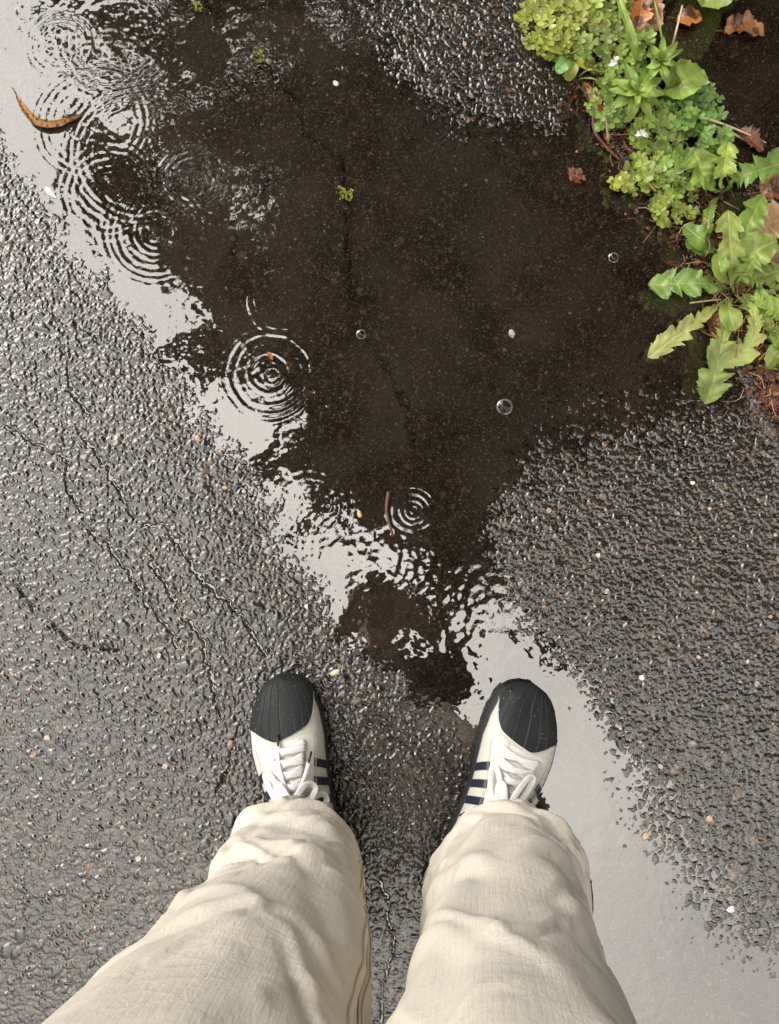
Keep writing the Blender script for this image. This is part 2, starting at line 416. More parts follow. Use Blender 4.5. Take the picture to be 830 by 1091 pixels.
w1, id1 = worley(ux, uy, .0056, 100); w2, id2 = worley(ux, uy, .0037, 200); w3, id3 = worley(ux, uy, .012, 300)
pres3 = (id3 > .9)
stone = np.maximum(np.maximum(w1 * 1.0, w2 * .62), w3 * pres3 * 1.15)
low_left = sstep(-.2, -.5, X) * sstep(.25, -.1, Y)
film = .0 + .22 * fbm(X, Y, 40, 8, 3) + .12 * low_right + .08 * low_left
k = .045
soft = np.clip(top_mid + up_right, 0, 1)
stone = film + np.log1p(np.exp(np.clip((stone - film) / k, -30, 30))) * k       # water rounds off the hollows
fine = (fbm(X, Y, 330, 9, 2) - .5)
amp = .0027 * (1 - .12 * low_right) 
sub = sstep(.004, .03, sd)
Z = macro + amp * (stone - .40) * (1 - .35 * sub) + .0004 * fine
# weed strip: a low ridge of soil in the broken edge of the asphalt
RIDGE = Gn([(575, -120), (618, 0), (640, 60), (672, 130), (705, 190), (748, 240), (785, 320), (835, 420), (880, 520)])
rd = seg_dist(X, Y, RIDGE); rw = .055 + .03 * (fbm(X, Y, 14, 21, 2) - .5)
soil = sstep(1, .35, rd / rw)
rd2 = seg_dist(X, Y, Gn([(820, 190), (835, 320), (850, 420)])); soil = np.maximum(soil, sstep(1, .4, rd2 / (.055 + .03 * (fbm(X, Y, 20, 22, 2) - .5))))
Z = Z + soil * (.009 + .008 * (fbm(X, Y, 60, 23, 4) - .4) + .004 * (fbm(X, Y, 190, 24, 2) - .5))
# cracks
CR = [[(-60, 430), (0, 455), (40, 472), (70, 488), (74, 520), (95, 562), (115, 582), (140, 612), (165, 650), (190, 690)],
      [(58, 340), (66, 366), (76, 412), (96, 440)], [(90, 468), (116, 500), (132, 532), (152, 561), (176, 560), (203, 602), (232, 634), (262, 660), (285, 698)],
      [(-40, 590), (2, 612), (40, 650), (82, 687), (132, 694)], [(255, 775), (243, 820), (228, 850)],
      [(205, -20), (240, 28), (275, 62), (318, 108), (325, 140), (362, 165), (370, 205), (370, 262), (376, 340), (408, 388), (432, 432), (440, 470)],
      [(285, 190), (245, 235), (250, 270)], [(400, 935), (414, 958), (413, 980), (421, 1000), (411, 1040), (402, 1100)], [(160, 600), (215, 680), (235, 760)]]
crk = np.zeros(X.shape); lip = np.zeros(X.shape)
wx = X + (fbm(X, Y, 90, 31, 3) - .5) * .014; wy = Y + (fbm(X, Y, 90, 33, 3) - .5) * .014
for i, c in enumerate(CR):
    d = seg_dist(wx, wy, Gn(c)); wd = .0011 + .0017 * vnoise(X, Y, 60, 40 + i)
    st = (.9 if i in (5, 6) else 1) * (.25 + .75 * sstep(.25, .5, fbm(X, Y, 40, 45 + i, 2)))
    if i == 5: wd = wd * 1.7; mossline = np.exp(-(d / .006) ** 2) * sstep(.5, .7, fbm(X, Y, 26, 91, 3))
    crk = np.maximum(crk, st * np.exp(-(d / wd) ** 2)); lip = np.maximum(lip, st * np.exp(-((d - .005) / .003) ** 2))
Z = Z - .0036 * crk + .0003 * lip
far = ~core
farr = np.maximum(np.maximum(np.abs(X) - .7, 0), np.maximum(np.maximum(-.72 - Y, Y - .98), 0))
Z = np.where(far, macro + .0006 * np.sin(X * 40) * np.cos(Y * 37), Z)
Zf = np.where(farr > 2.5, 0.0026, Z)
# stone colours
def pick(cid):
    c = np.empty(cid.shape + (3,)); h = (cid * 7919) % 1
    b = .020 + .030 * ((cid * 517) % 1)
    c[...] = np.stack([b * 1.10, b * .97, b * .86], -1)
    for lo, hi, cc in ((.86, .92, (.075, .065, .055)), (.92, .95, (.15, .11, .07)), (.95, .965, (.24, .15, .09)), (.965, .98, (.25, .22, .18)), (.98, .988, (.11, .045, .028))):
        c[(h > lo) & (h < hi)] = cc
    return c
c1, c2, c3 = pick(id1), pick(id2 * .7 + .13), pick(id3)
top = (w2 * .62 > w1)[..., None]
colr = np.where(top, c2, c1); colr = np.where((pres3 & (w3 * 1.15 > np.maximum(w1, w2 * .62)))[..., None], c3 * .9, colr)
bare = (np.maximum(np.maximum(w1, w2 * .62), w3 * pres3) < .06)[..., None]
colr = np.where(bare, np.array([.030, .026, .022]), colr)
under = sstep(.0001, -.0009, Z); silt_n = fbm(X, Y, 14, 57, 4)[..., None]; silt = np.array([2.6, 2.3, 2.0])      # fine brown silt settled where the water stands
veil = (.35 + .6 * sstep(.3, .65, silt_n)) * under[..., None]; veil = np.clip(veil, 0, .93)
colr = colr * (.5 * (1 - under[..., None]) + silt * under[..., None])
colr = colr * (1 - veil) + np.array([.195, .165, .140]) * (.6 + .7 * silt_n) * veil
colr = colr * (1 - .8 * crk[..., None])
sc_n = fbm(X, Y, 130, 51, 3)[..., None]
soilc = np.array([.022, .014, .009]) * (.5 + 1.2 * sc_n)
brown = sstep(.15, .4, X) * sstep(.1, .35, Y); colr = colr * (1 - brown[..., None] * np.array([.05, .15, .25]))
colr = colr * (1 - .75 * mossline[..., None]) + np.array([.085, .085, .022]) * .75 * mossline[..., None]
colr = colr * (1 - soil[..., None]) + soilc * soil[..., None]
colr = np.where(far[..., None], np.array([.022, .020, .018]), colr)
alpha = np.clip(1 - 1.6 * soil, 0, 1)
subatt = np.clip(under * (1 - soil) + .5 * soil, 0, 1)
rgba = np.concatenate([colr, alpha[..., None]], -1)
ny, nx = X.shape
idx = np.arange(ny * nx).reshape(ny, nx)
Fq = np.stack([idx[:-1, :-1], idx[:-1, 1:], idx[1:, 1:], idx[1:, :-1]], -1).reshape(-1, 4)
ground = mesh_obj('ground', np.stack([X, Y, Zf], -1).reshape(-1, 3), Fq, M['ground'], col=rgba.reshape(-1, 4))
fa_ = ground.data.attributes.new('Coarse', 'FLOAT', 'POINT'); fa_.data.foreach_set('value', sstep(.0, .03, np.where(core, 0, .03) + 0 * X).astype(np.float32).ravel())
sa = ground.data.attributes.new('Silt', 'FLOAT', 'POINT'); sa.data.foreach_set('value', subatt.astype(np.float32).ravel())
tag(ground, 'dark wet cracked asphalt with exposed stones', kind='structure')

# raindrop rings: (px, py, ring radius px, amplitude mm, wave length px, spread)
DROPS = [(288, 398, 45, .13, 9, 1.25), (286, 397, 22, .07, 8, 1.0), (290, 400, 9, .06, 6, .9), (300, 322, 36, .10, 8, .9), (440, 545, 20, .13, 7, 1.5), (440, 545, 8, .14, 6, 1.0),
         (65, 48, 34, .035, 7, 2.2), (62, 98, 36, .03, 7, 2.0), (125, 40, 60, .035, 8, 2.0), (100, 130, 62, .04, 7, 2.4), (205, 190, 30, .10, 7, 2.2), (205, 190, 10, .05, 6, 1.2),
         (165, 248, 52, .045, 7, 2.0), (165, 248, 22, .05, 7, 1.6), (150, 165, 75, .035, 7, 2.4), (25, 20, 60, .03, 8, 2), (330, 540, 40, .02, 8, 2.4), (385, 590, 50, .025, 9, 2.5), (190, -10, 22, .05, 7, 2), (395, -8, 18, .04, 7, 2),
         (535, 640, 60, .025, 11, 2.6), (470, 655, 40, .02, 9, 2), (240, 350, 55, .03, 9, 1.8), (538, 433, 8, .03, 5, 1), (385, 356, 6, .03, 4, 1), (115, 205, 45, .05, 8, 2.2)]
W = np.zeros(X.shape); P0 = G(415, 615)
ppm = 773.
for (px, py, r, a, lam, sp) in DROPS:
    g = G(px, py); rr = np.hypot(X - g.x, Y - g.y) * ppm
    an = np.arctan2(Y - g.y, X - g.x); sx_ = px * .37
    rr = rr + 1.6 * (fbm(X, Y, 30, int(px), 2) - .5) * 2
    q = (rr - r) / lam; amod = .35 + 1.3 * vnoise(np.cos(an) * 1.6 + sx_, np.sin(an) * 1.6 + py * .31, 1, 5)
    env = np.where(q > 0, np.exp(-(q / (sp * .75)) ** 2), np.exp(-(q / (sp * 1.25)) ** 2))
    W += a * .001 * amod * env * np.cos(2 * np.pi * (q - .045 * q * q * np.sign(q))) * sstep(0, lam * .6, rr + .3 * lam)
W += (fbm(X, Y, 22, 71, 2) - .5) * .00022 + (fbm(X, Y, 60, 73, 2) - .5) * .00006 * sstep(.2, -.2, X)
turb = np.exp(-((X - G(510, 660).x) / .09) ** 2 - ((Y - G(510, 660).y) / .07) ** 2) + .6 * np.exp(-((X - G(400, 575).x) / .07) ** 2 - ((Y - G(400, 575).y) / .06) ** 2)
W += turb * ((fbm(X, Y, 50, 77, 2) - .5) * .0008 + (fbm(X * .6 + Y * .5, Y - X * .5, 120, 79, 1) - .5) * .00016)
tl = sstep(.02, -.2, X) * sstep(.30, .45, Y)
W += tl * ((fbm(X, Y, 45, 81, 2) - .5) * .00025 + (fbm(X * 1.0 + Y * .4, Y * .5, 110, 83, 1) - .5) * .00010)
calm = sstep(.05, .17, X) * sstep(-.16, -.24, Y); W = W * (1 - .8 * calm)
shore = np.exp(-np.clip(sd, 0, 1) / .006) * .00012
keep = (sd > -.22) & (core | (sd > .01)) & (soil < .9)
kf = (keep[:-1, :-1] & keep[:-1, 1:] & keep[1:, 1:] & keep[1:, :-1]).reshape(-1)
Fw = Fq[kf]; used = np.unique(Fw); remap = np.full(ny * nx, -1); remap[used] = np.arange(len(used))
Vw = np.stack([X, Y, W + shore], -1).reshape(-1, 3)[used]
water = mesh_obj('water', Vw, remap[Fw], M['water'])
tag(water, 'shallow rain puddle ringed by falling drops', kind='structure')

def gz(x, y):
    """top of ground or water at a place"""
    i = int(np.clip(np.searchsorted(xs, x), 0, nx - 1)); j = int(np.clip(np.searchsorted(ys, y), 0, ny - 1))
    return max(float(Zf[j, i]), 0.0 if sd[j, i] > 0 else -1)
def Gg(px, py, dz=0.0):
    p = G(px, py); return G(px, py, gz(p.x, p.y) + dz)

# ------------------------------------------------------------------ leaves
def leafpath(acc, ctrl, width, prof='lance', fold=.25, n=None, lobes=7, col=(1, 1, 1), wav=.0, tilt=0., seed=0, roll=0., flat=0):
    """a leaf along a 3-D spine; cross-section of 9 points, folded about the midrib"""
    rs = np.random.default_rng(seed + 5)
    n = n or (110 if prof == 'dandelion' else 22)
    S = spline(ctrl, n); t = np.linspace(0, 1, n)
    T = np.gradient(S, axis=0); Ln = np.linalg.norm(T, axis=1)[:, None] + 1e-9; T = T / Ln
    up = np.array([math.sin(tilt) * .8, 0, 1.]); side = np.cross(T, up); side /= np.linalg.norm(side, axis=1)[:, None] + 1e-9
    nor = np.cross(side, T)
    if prof == 'lance': e = np.sin(np.pi * np.clip(t, 0, 1) ** .85) ** .75; eL = eR = e
    elif prof == 'oval': e = np.clip(np.where(t < .3, .16 + (t / .3) ** 2 * .35, 0) + np.where(t >= .3, np.sqrt(np.clip(1 - ((t - .66) / .345) ** 2, 0, 1)), 0), 0, 1); e = np.where(t < .3, .12 + .3 * (t / .3) ** 2, np.maximum(e, .05 * (t < .98))); eL = eR = e
    elif prof == 'broad': e = np.sin(np.pi * np.clip(t, 0, 1) ** .9) ** .5; eL = eR = e * (1 + .06 * np.sin(t * 50))
    elif prof == 'grass': e = np.clip(np.minimum(t * 8, 1) * (1 - t) ** .6, .04, 1); eL = eR = e
    elif prof == 'ragged':
        e = np.sin(np.pi * np.clip(t, .02, .98) ** .9) ** .55
        eL = e * (.75 + .5 * rs.random(n)); eR = e * (.75 + .5 * rs.random(n))
    else:
        env = np.where(t < .25, .10 + .25 * (t / .25) ** 2, .35 + .65 * np.sin(np.clip((t - .25) / .55, 0, 1) * np.pi / 2)) * np.clip((1.0 - t) / .16, 0, 1) ** .5
        def saw(ph, lo):
            tw = t + .05 * np.sin(t * 11 + ph * 9) + .03 * np.sin(t * 23 + ph * 4)
            u = (tw * lobes + ph) % 1.0; k_ = np.floor(tw * lobes + ph); dep = .55 + .75 * hash2(k_, k_ * 0 + seed, 3)
            a = np.where(u < .13, u / .13, (1 - (u - .13) / .87) ** .75); a = 1 - (1 - a) * np.clip(dep, 0, 1)
            u2 = (tw * lobes * 3.3 + ph * 2) % 1.0
            return (lo + (1 - lo) * a) * (1 - .16 * u2)
        lo = np.where(t > .80, .7, .26)
        eL = env * saw(rs.random(), lo); eR = env * saw(rs.random(), lo); eL[-1] = eR[-1] = .02
    cs = np.linspace(-1, 1, 9); P = np.zeros((n, 9, 3))
    for j, c in enumerate(cs):
        w = (eL if c < 0 else eR) * width / 2
        ac = abs(c); a = roll * ac
        lat = np.sin(max(a, 1e-3)) / max(a, 1e-3) * ac; hgt = (1 - np.cos(a)) / max(a, 1e-3) * ac
        off = w * lat * np.sign(c); hh = w * (fold * ac + hgt + .10 * np.sin(t * 31 + seed) * np.sin(ac * 5 + t * 17)) + wav * width * np.sin(t * 26 + (1.3 if c > 0 else 0) + seed) * ac
        back = 0.30 * w * ac if prof == 'dandelion' else 0
        P[:, j] = S + side * off[:, None] + nor * hh[:, None] - T * (back if np.isscalar(back) else back[:, None])
    U = np.stack(np.meshgrid((cs + 1) / 2, t), -1)
    acc.grid(P, uv=U, col=col)

def tone(r, a=.18): 
    k = 1 + a * (r.random() * 2 - 1); return (k * (1 + .12 * (r.random() - .5)), k, k * (1 + .2 * (r.random() - .5)))

def P3(px, py, z): return tuple(G(px, py, z))

def leaf_part(root, mat, pts, width_px, prof='dandelion', **kw):
    a = Acc(); z0 = sum(p[2] for p in pts) / len(pts); w = width_px / ppm
    leafpath(a, [P3(*p) for p in pts], w, prof, **kw)
    return a.build('leaf', mat, root)

def plantroot(px, py, name, label, cat, group=None):
    p = Gg(px, py); return empty(name, tuple(p), label, cat, group)

# dandelions: pts (px, py, height m)
d1 = plantroot(781, 312, 'dandelion', 'larger dandelion rosette with long toothed leaves reaching over the puddle edge', 'weed', 'dandelions growing at the asphalt edge')
Z0 = .016
for i, (pts, w, kw) in enumerate([
    ([(781, 312, Z0), (779, 275, .05), (775, 224, .055)], 40, dict(lobes=4, col=(1.25, 1.15, 1.2), fold=.12, wav=.03)),
    ([(778, 308, Z0), (745, 302, .04), (690, 304, .022)], 40, dict(lobes=5, col=(.75, .92, .8), fold=.2, wav=.05)),
    ([(775, 318, Z0), (738, 345, .03), (690, 381, .008)], 31, dict(lobes=6, col=(1.75, 1.4, 1.8), fold=.15)),
    ([(780, 318, Z0), (772, 352, .045), (763, 395, .03), (752, 431, .006)], 42, dict(lobes=6, col=(1.15, 1.1, 1.1), fold=.18, wav=.03)),
    ([(790, 312, .02), (804, 335, .04), (800, 365, .032), (767, 392, .012)], 32, dict(lobes=7, col=(1.55, 1.3, 1.5), fold=.1)),
    ([(786, 308, Z0), (794, 292, .04), (805, 272, .05)], 34, dict(lobes=4, col=(1.05, 1.1, .9), wav=.08)),
    ([(788, 312, Z0), (810, 322, .03), (845, 342, .022)], 28, dict(lobes=6, col=(1.1, 1.15, .9))),
    ([(785, 305, Z0), (794, 250, .045), (812, 208, .04)], 34, dict(lobes=5, col=(.9, 1, .8), wav=.05)),
    ([(786, 308, Z0), (808, 296, .03), (840, 286, .03)], 30, dict(lobes=5, col=(1, 1.05, .9), wav=.04)),
    ([(783, 314, Z0), (797, 326, .02), (822, 352, .02), (836, 395, .012)], 30, dict(lobes=6, col=(.85, .95, .8)))]):
    leaf_part(d1, M['dand'], pts, w, seed=i, **kw)
leaf_part(d1, M['dand'], [(776, 316, Z0), (776, 332, .05), (783, 352, .05)], 24, 'oval', seed=31, col=(1.2, 1.2, 1.2))
leaf_part(d1, M['dand'], [(780, 306, Z0), (769, 292, .05), (764, 270, .05)], 19, 'oval', seed=32, col=(1.1, 1.2, .9))
leaf_part(d1, M['dand'], [(788, 305, Z0), (800, 272, .04), (828, 256, .045)], 40, 'broad', seed=33, col=(1.1, 1.1, 1.1), wav=.05)
a = Acc(); 
for k_ in range(7):
    c = G(781 + rnd.uniform(-5, 5), 312 + rnd.uniform(-5, 5)); b = math.tau * k_ / 7
    a.tube([(c.x, c.y, .005), (c.x + .004 * math.cos(b), c.y + .004 * math.sin(b), .03)], [.0022, .0012], 6)
a.build('leaf_base', M['redstem'], d1)
d2 = plantroot(768, 206, 'dandelion', 'smaller dandelion behind the clover, one dark toothed leaf pointing right', 'weed', 'dandelions growing at the asphalt edge')
for i, (pts, w, kw) in enumerate([
    ([(768, 206, Z0), (795, 186, .06), (850, 170, .05)], 38, dict(lobes=8, col=(.7, .9, .7), fold=.3, tilt=.4)),
    ([(766, 205, Z0), (752, 190, .05), (738, 160, .055)], 46, dict(lobes=4, col=(1.1, 1.15, .9), wav=.06)),
    ([(768, 203, Z0), (770, 185, .06), (776, 150, .06)], 30, dict(lobes=5, col=(1.35, 1.3, 1.0), wav=.05)),
    ([(767, 208, Z0), (757, 222, .03), (752, 252, .03)], 18, dict(lobes=2, col=(.85, .95, .8)))]):
    leaf_part(d2, M['dand'], pts, w, seed=50 + i, **kw)
pl = plantroot(757, 262, 'plantain', 'low plant with two smooth rounded dark leaves left of the dandelion', 'weed')
leaf_part(pl, M['dand'], [(760, 262, .012), (748, 256, .035), (728, 240, .03)], 27, 'broad', seed=70, col=(.75, .95, .8), wav=.06)
leaf_part(pl, M['dand'], [(760, 263, .012), (748, 262, .022), (730, 256, .016)], 24, 'broad', seed=71, col=(.8, .9, .95), wav=.04)
# star-shaped seedling
sd1 = plantroot(680, 99, 'seedling', 'star-shaped bright green seedling with narrow pointed leaves amid the clover', 'weed')
for k_ in range(10):
    an = math.tau * k_ / 10 + rnd.uniform(-.15, .15); L_ = rnd.uniform(28, 38); zz = rnd.uniform(.05, .07)
    leaf_part(sd1, M['seed'], [(680, 98, .055), (680 + math.cos(an) * L_ * .5, 98 + math.sin(an) * L_ * .5, zz), (680 + math.cos(an) * L_, 98 + math.sin(an) * L_, zz - .015)], 12, 'lance', seed=80 + k_, col=tone(rnd), fold=.3)
for k_ in range(5):
    an = math.tau * k_ / 5 + .4
    leaf_part(sd1, M['seed'], [(680, 98, .06), (680 + math.cos(an) * 7, 98 + math.sin(an) * 7, .075), (680 + math.cos(an) * 15, 98 + math.sin(an) * 15, .075)], 7, 'lance', seed=95 + k_, col=(1.3, 1.2, .9), fold=.3)
a = Acc(); a.tube([P3(680, 100, .005), P3(681, 99, .03), P3(680, 98, .058)], [.002, .0018, .0012]); a.build('stem', M['stem'], sd1)
sd2 = plantroot(704, 66, 'seedling', 'upright seedling with narrow leaves behind the star-shaped one', 'weed')
for k_, (ex, ey, w) in enumerate([(722, 44, 9), (707, 38, 8), (695, 48, 9), (688, 72, 10), (722, 68, 9), (712, 92, 10), (690, 86, 8), (728, 52, 7)]):
    leaf_part(sd2, M['seed'], [(704, 66, .055), ((704 + ex) / 2, (66 + ey) / 2, .07), (ex, ey, .06)], w, 'lance', seed=110 + k_, col=tone(rnd), fold=.3)
a = Acc(); a.tube([P3(704, 68, .004), P3(704, 66, .058)], [.002, .0012]); a.build('stem', M['stem'], sd2)
bl = plantroot(716, 96, 'dock_plant', 'weed with a single broad serrated leaf right of the star-shaped seedling', 'weed')
leaf_part(bl, M['dand'], [(714, 98, .02), (728, 88, .05), (750, 74, .04)], 36, 'broad', seed=130, col=(1.15, 1.2, .9), wav=.04)
leaf_part(bl, M['dand'], [(714, 98, .02), (722, 78, .04), (735, 64, .03)], 20, 'broad', seed=131, col=(1.3, 1.2, 1.1), wav=.06)
tl = plantroot(765, -22, 'dock_plant', 'broad pale green leaf poking in at the top edge', 'weed')
leaf_part(tl, M['dand'], [(768, -30, .012), (762, -16, .05), (748, 8, .05)], 60, 'broad', seed=133, col=(1.25, 1.2, 1.2), wav=.03)
leaf_part(tl, M['dand'], [(768, -30, .012), (790, -50, .04), (810, -60, .03)], 44, 'broad', seed=134, wav=.03)
sp1 = plantroot(612, 62, 'spoon_leaf_weed', 'small weed with spoon-shaped leaves below the yellow-green clover', 'weed')
leaf_part(sp1, M['dand'], [(612, 60, .012), (604, 66, .03), (592, 76, .02)], 17, 'oval', seed=140, col=(.55, .95, .7))
leaf_part(sp1, M['dand'], [(614, 62, .012), (611, 70, .03), (604, 86, .014)], 14, 'oval', seed=141, col=(1.5, 1.2, 1))
leaf_part(sp1, M['dand'], [(612, 60, .012), (596, 52, .03), (580, 46, .02)], 18, 'oval', seed=142, col=(1.4, 1.25, .8))
leaf_part(sp1, M['dand'], [(614, 60, .012), (620, 66, .03), (627, 72, .02)], 13, 'oval', seed=143, col=(1.7, 1.1, .7))
re = plantroot(835, 372, 'plantain', 'plain green leaf clump at the right edge below the dandelion', 'weed')
leaf_part(re, M['dand'], [(842, 370, .012), (830, 378, .035), (822, 392, .015)], 28, 'broad', seed=150, col=(1.2, 1.15, 1), wav=.05)
leaf_part(re, M['dand'], [(842, 370, .012), (832, 362, .035), (824, 352, .02)], 22, 'broad', seed=151, col=(1, 1.1, .8), wav=.05)

# clover plants
def clover(px, py, r, n, label, col, size=4.6, zmax=.045, seed=0):
    root = plantroot(px, py, 'clover_plant', label, 'clover', 'clover plants in the weed strip')
    rs = random.Random(seed); A = Acc(); S = Acc()
    for _ in range(n):
        u = r * math.sqrt(rs.random()) * (1.0 + .15 * rs.random()); an = rs.uniform(0, math.tau)
        x, y = px + u * math.cos(an), py + u * math.sin(an) * .9
        z = .014 + (zmax - .014) * (1 - (u / r) ** 2 * .75) * rs.uniform(.45, 1)
        z = max(z, .008); c = np.array(G(x, y, z)); s = size / ppm * rs.uniform(.7, 1.25); a0 = rs.uniform(0, math.tau)
        tn = tone(rs, .28); tn = tuple(p * q for p, q in zip(tn, col))
        tx, ty = rs.uniform(-.45, .45), rs.uniform(-.45, .45)
        for k_ in range(3):
            a1 = a0 + k_ * math.tau / 3
            d = np.array([math.cos(a1), math.sin(a1)]); q = np.array([-d[1], d[0]])
            out = [(0, 0), (.35, .42), (.8, .62), (1.12, .42), (1.0, 0), (1.12, -.42), (.8, -.62), (.35, -.42)]
            pts, uvs = [], []
            for (f, g) in out:
                xy = d * f * s * 1.35 + q * g * s * 1.35
                zz = .25 * s * abs(g) * 2 + xy[0] * tx + xy[1] * ty + .12 * s * f
                pts.append(c + np.array([xy[0], xy[1], zz])); uvs.append((.5 + g * .7, f / 1.2))
            b = len(A.v); A.v.extend([tuple(p) for p in pts]); A.uv.extend(uvs); A.c.extend([tn] * 8)
            A.f += [(b, b + 1, b + 2, b + 3, b + 4), (b, b + 4, b + 5, b + 6, b + 7)]
        g0 = np.array(G(px + (x - px) * .5, py + (y - py) * .5, .004))
        S.tube(spline([g0, (g0 + c) / 2 + np.array([0, 0, .004]), c], 4), .00045, 4, col=(1.2, 1, 1))
    A.build('leaves', M['clover'], root, smooth=False); S.build('stems', M['stem'], root)
YG, MG, BG = (1.35, 1.15, .95), (1, 1, 1), (.62, .85, .85)
clover(600, 22, 44, 150, 'large yellow-green clover mat at the top of the weed strip', YG, seed=1)
clover(640, 46, 30, 80, 'mid-green clover clump right of the yellow-green mat', MG, seed=2)
clover(662, 84, 26, 60, 'clover clump left above the star-shaped seedling, around a fallen white petal', (.9, 1, .9), seed=3)
clover(646, 116, 22, 45, 'fine clover clump between the long curled dead leaf and the star-shaped seedling', (.85, .95, .9), 3.8, seed=4)
clover(738, 116, 30, 70, 'bluish-green clover clump crossed by the dry straws', BG, 5.0, seed=5)
clover(700, 138, 26, 50, 'clover clump just below the star-shaped seedling', (.95, 1, .9), 4.6, seed=6)
clover(667, 196, 12, 14, 'small yellow clover sprig jutting over the puddle at the left of the strip', (1.5, 1.2, .9), 5.0, .03, seed=7)
clover(694, 182, 20, 32, 'yellow-green clover clump right of the small yellow sprig', (1.15, 1.1, .9), 5.0, .04, seed=8)
clover(722, 186, 28, 62, 'dense clover clump left of the smaller dandelion', (.9, 1.02, .85), 5.0, seed=9)
clover(716, 222, 20, 36, 'pale clover clump above the two rounded dark leaves', (1.25, 1.15, .9), 4.8, .04, seed=10)
clover(678, 50, 20, 36, 'clover clump under the broad grass blade', (1.0, 1.02, .9), 4.6, seed=11)
clover(645, 8, 26, 55, 'clover clump at the top edge beside the tall brown leaf', (1.1, 1.05, .9), 4.4, seed=12)
clover(758, 150, 20, 30, 'sparse dark clover clump above the smaller dandelion', (.7, .9, .8), 4.6, seed=13)
clover(815, 318, 14, 18, 'little clover clump to the right of the larger dandelion', (.8, 1, .8), 4.6, .03, seed=14)

# grass blades, straws
def strand(name, pts, w, mat, label, cat, prof=None, col=(1, 1, 1)):
    base = Gg(pts[0][0], pts[0][1]); P = [P3(*p) for p in pts]
    a = Acc()
    if prof: leafpath(a, P, w / ppm, prof, fold=.4, n=20, col=col)
    else:
        S = spline(P, 16); a.tube(S, np.linspace(w / ppm / 2, w / ppm / 3.2, 16), 6)
    o = a.build(name, mat, base=tuple(base)); tag(o, label, cat)
    return o
strand('grass_blade', [(678, 78, .012), (674, 45, .06), (660, 2, .06), (652, -20, .05)], 13, M['seed'], 'wide bent grass blade rising out of the clover toward the top edge', 'grass blade', 'grass')
strand('grass_blade', [(706, 60, .012), (703, 30, .07), (695, -8, .08)], 5, M['seed'], 'thin pale grass blade standing above the upright seedling', 'grass blade', 'grass', (1.9, 1.6, 2))
strand('grass_blade', [(714, 58, .012), (720, 35, .06), (727, 6, .06)], 3, M['straw'], 'hair-thin dry grass blade crossing in front of the small orange leaf', 'grass blade')
strand('straw', [(716, 124, .03), (750, 126, .035), (785, 138, .02), (816, 152, .006)], 3.2, M['straw'], 'upper of two dry straws lying across the bluish clover', 'straw')
strand('straw', [(750, 130, .02), (780, 142, .016), (806, 156, .006)], 3.6, M['straw'], 'lower shorter dry straw under the longer one', 'straw')
strand('straw', [(735, 323, .004), (750, 321, .01), (768, 319, .02)], 2.2, M['straw'], 'pale straw lying left of the larger dandelion above its pale leaf', 'straw')
strand('grass_blade', [(795, 388, .004), (815, 391, .012), (838, 396, .012)], 4, M['seed'], 'thin green blade lying flat below the larger dandelion at the right edge', 'grass blade', 'grass', (1.3, 1.2, 1))
strand('grass_blade', [(616, 82, .01), (630, 74, .03), (648, 80, .02)], 3.4, M['seed'], 'arched pale stalk above the long curled dead leaf', 'grass blade', 'grass', (2, 1.7, 2))
strand('grass_blade', [(616, 84, .01), (632, 84, .026), (646, 92, .014)], 3, M['seed'], 'second arched stalk just below the paler one', 'grass blade', 'grass', (1.6, 1.5, 1.6))
strand('grass_blade', [(648, 150, .006), (646, 130, .03), (644, 110, .03)], 3, M['straw'], 'upright straw-coloured blade beside the fine clover clump', 'grass blade')
strand('twig', [(632, 118, .006), (634, 140, .01), (645, 155, .006), (662, 172, .004)], 4.5, M['redstem'], 'dark red bent twig trailing from the long curled dead leaf', 'twig')
strand('twig', [(414, 524, .001), (412, 545, .002), (419, 572, .001)], 4.2, M['redstem'], 'short red-brown twig floating beside the small ripple near the puddle middle', 'twig')
strand('twig', [(690, 168, .01), (712, 176, .016), (730, 172, .014)], 4, M['redstem'], 'reddish twig buried between the clover clumps', 'twig')

# dead leaves
def dead(pts, w, label, mat='dead', prof='ragged', roll=1.0, col=(1, 1, 1), seed=0, name='dead_leaf', cat='dead leaf', fold=.1, wav=.04, stalk=True):
    base = Gg(pts[0][0], pts[0][1]); a = Acc(); P = [P3(*p) for p in pts]
    leafpath(a, P, w / ppm, prof, fold=fold, roll=roll, col=col, seed=seed, wav=wav, n=26)
    o = a.build(name, M[mat], base=tuple(base)); tag(o, label, cat, 'fallen leaves on the wet ground')
    if stalk:
        s = Acc(); d = np.array(P[0]) - np.array(P[1]); d[2] *= .3; e = np.array(P[0]) + d / (np.linalg.norm(d) + 1e-9) * .012
        s.tube([e, (e + P[0]) / 2 + np.array([0, 0, .001]), np.array(P[0])], .0008, 5); s.build('stalk', M['redstem'], o)
    return o
dead([(684, -12, .02), (682, 15, .03), (676, 40, .02)], 24, 'tall orange-brown leaf standing in the clover at the top', roll=.7, col=(1.7, 1.25, .9), seed=1)
dead([(696, -5, .014), (697, 18, .022), (691, 42, .012)], 20, 'mottled brown leaf pressed right beside the tall orange-brown one', roll=.6, col=(1.0, .85, .8), seed=2)
dead([(721, 20, .004), (733, 18, .014), (747, 16, .004)], 24, 'small orange leaf on the mud under the hair-thin grass blade', roll=.5, col=(1.5, 1.15, .8), seed=3)
dead([(772, 33, .003), (790, 28, .016), (814, 37, .003)], 26, 'triangular curled brown leaf lying alone on the mud, top right', 'dead', roll=.8, col=(1.35, 1.2, 1.1), seed=4)
dead([(621, 88, .012), (629, 108, .016), (640, 132, .008), (648, 154, .003)], 20, 'long curled brown leaf hanging off the weed strip over the puddle', roll=1.5, col=(1.4, 1.15, .9), seed=5)
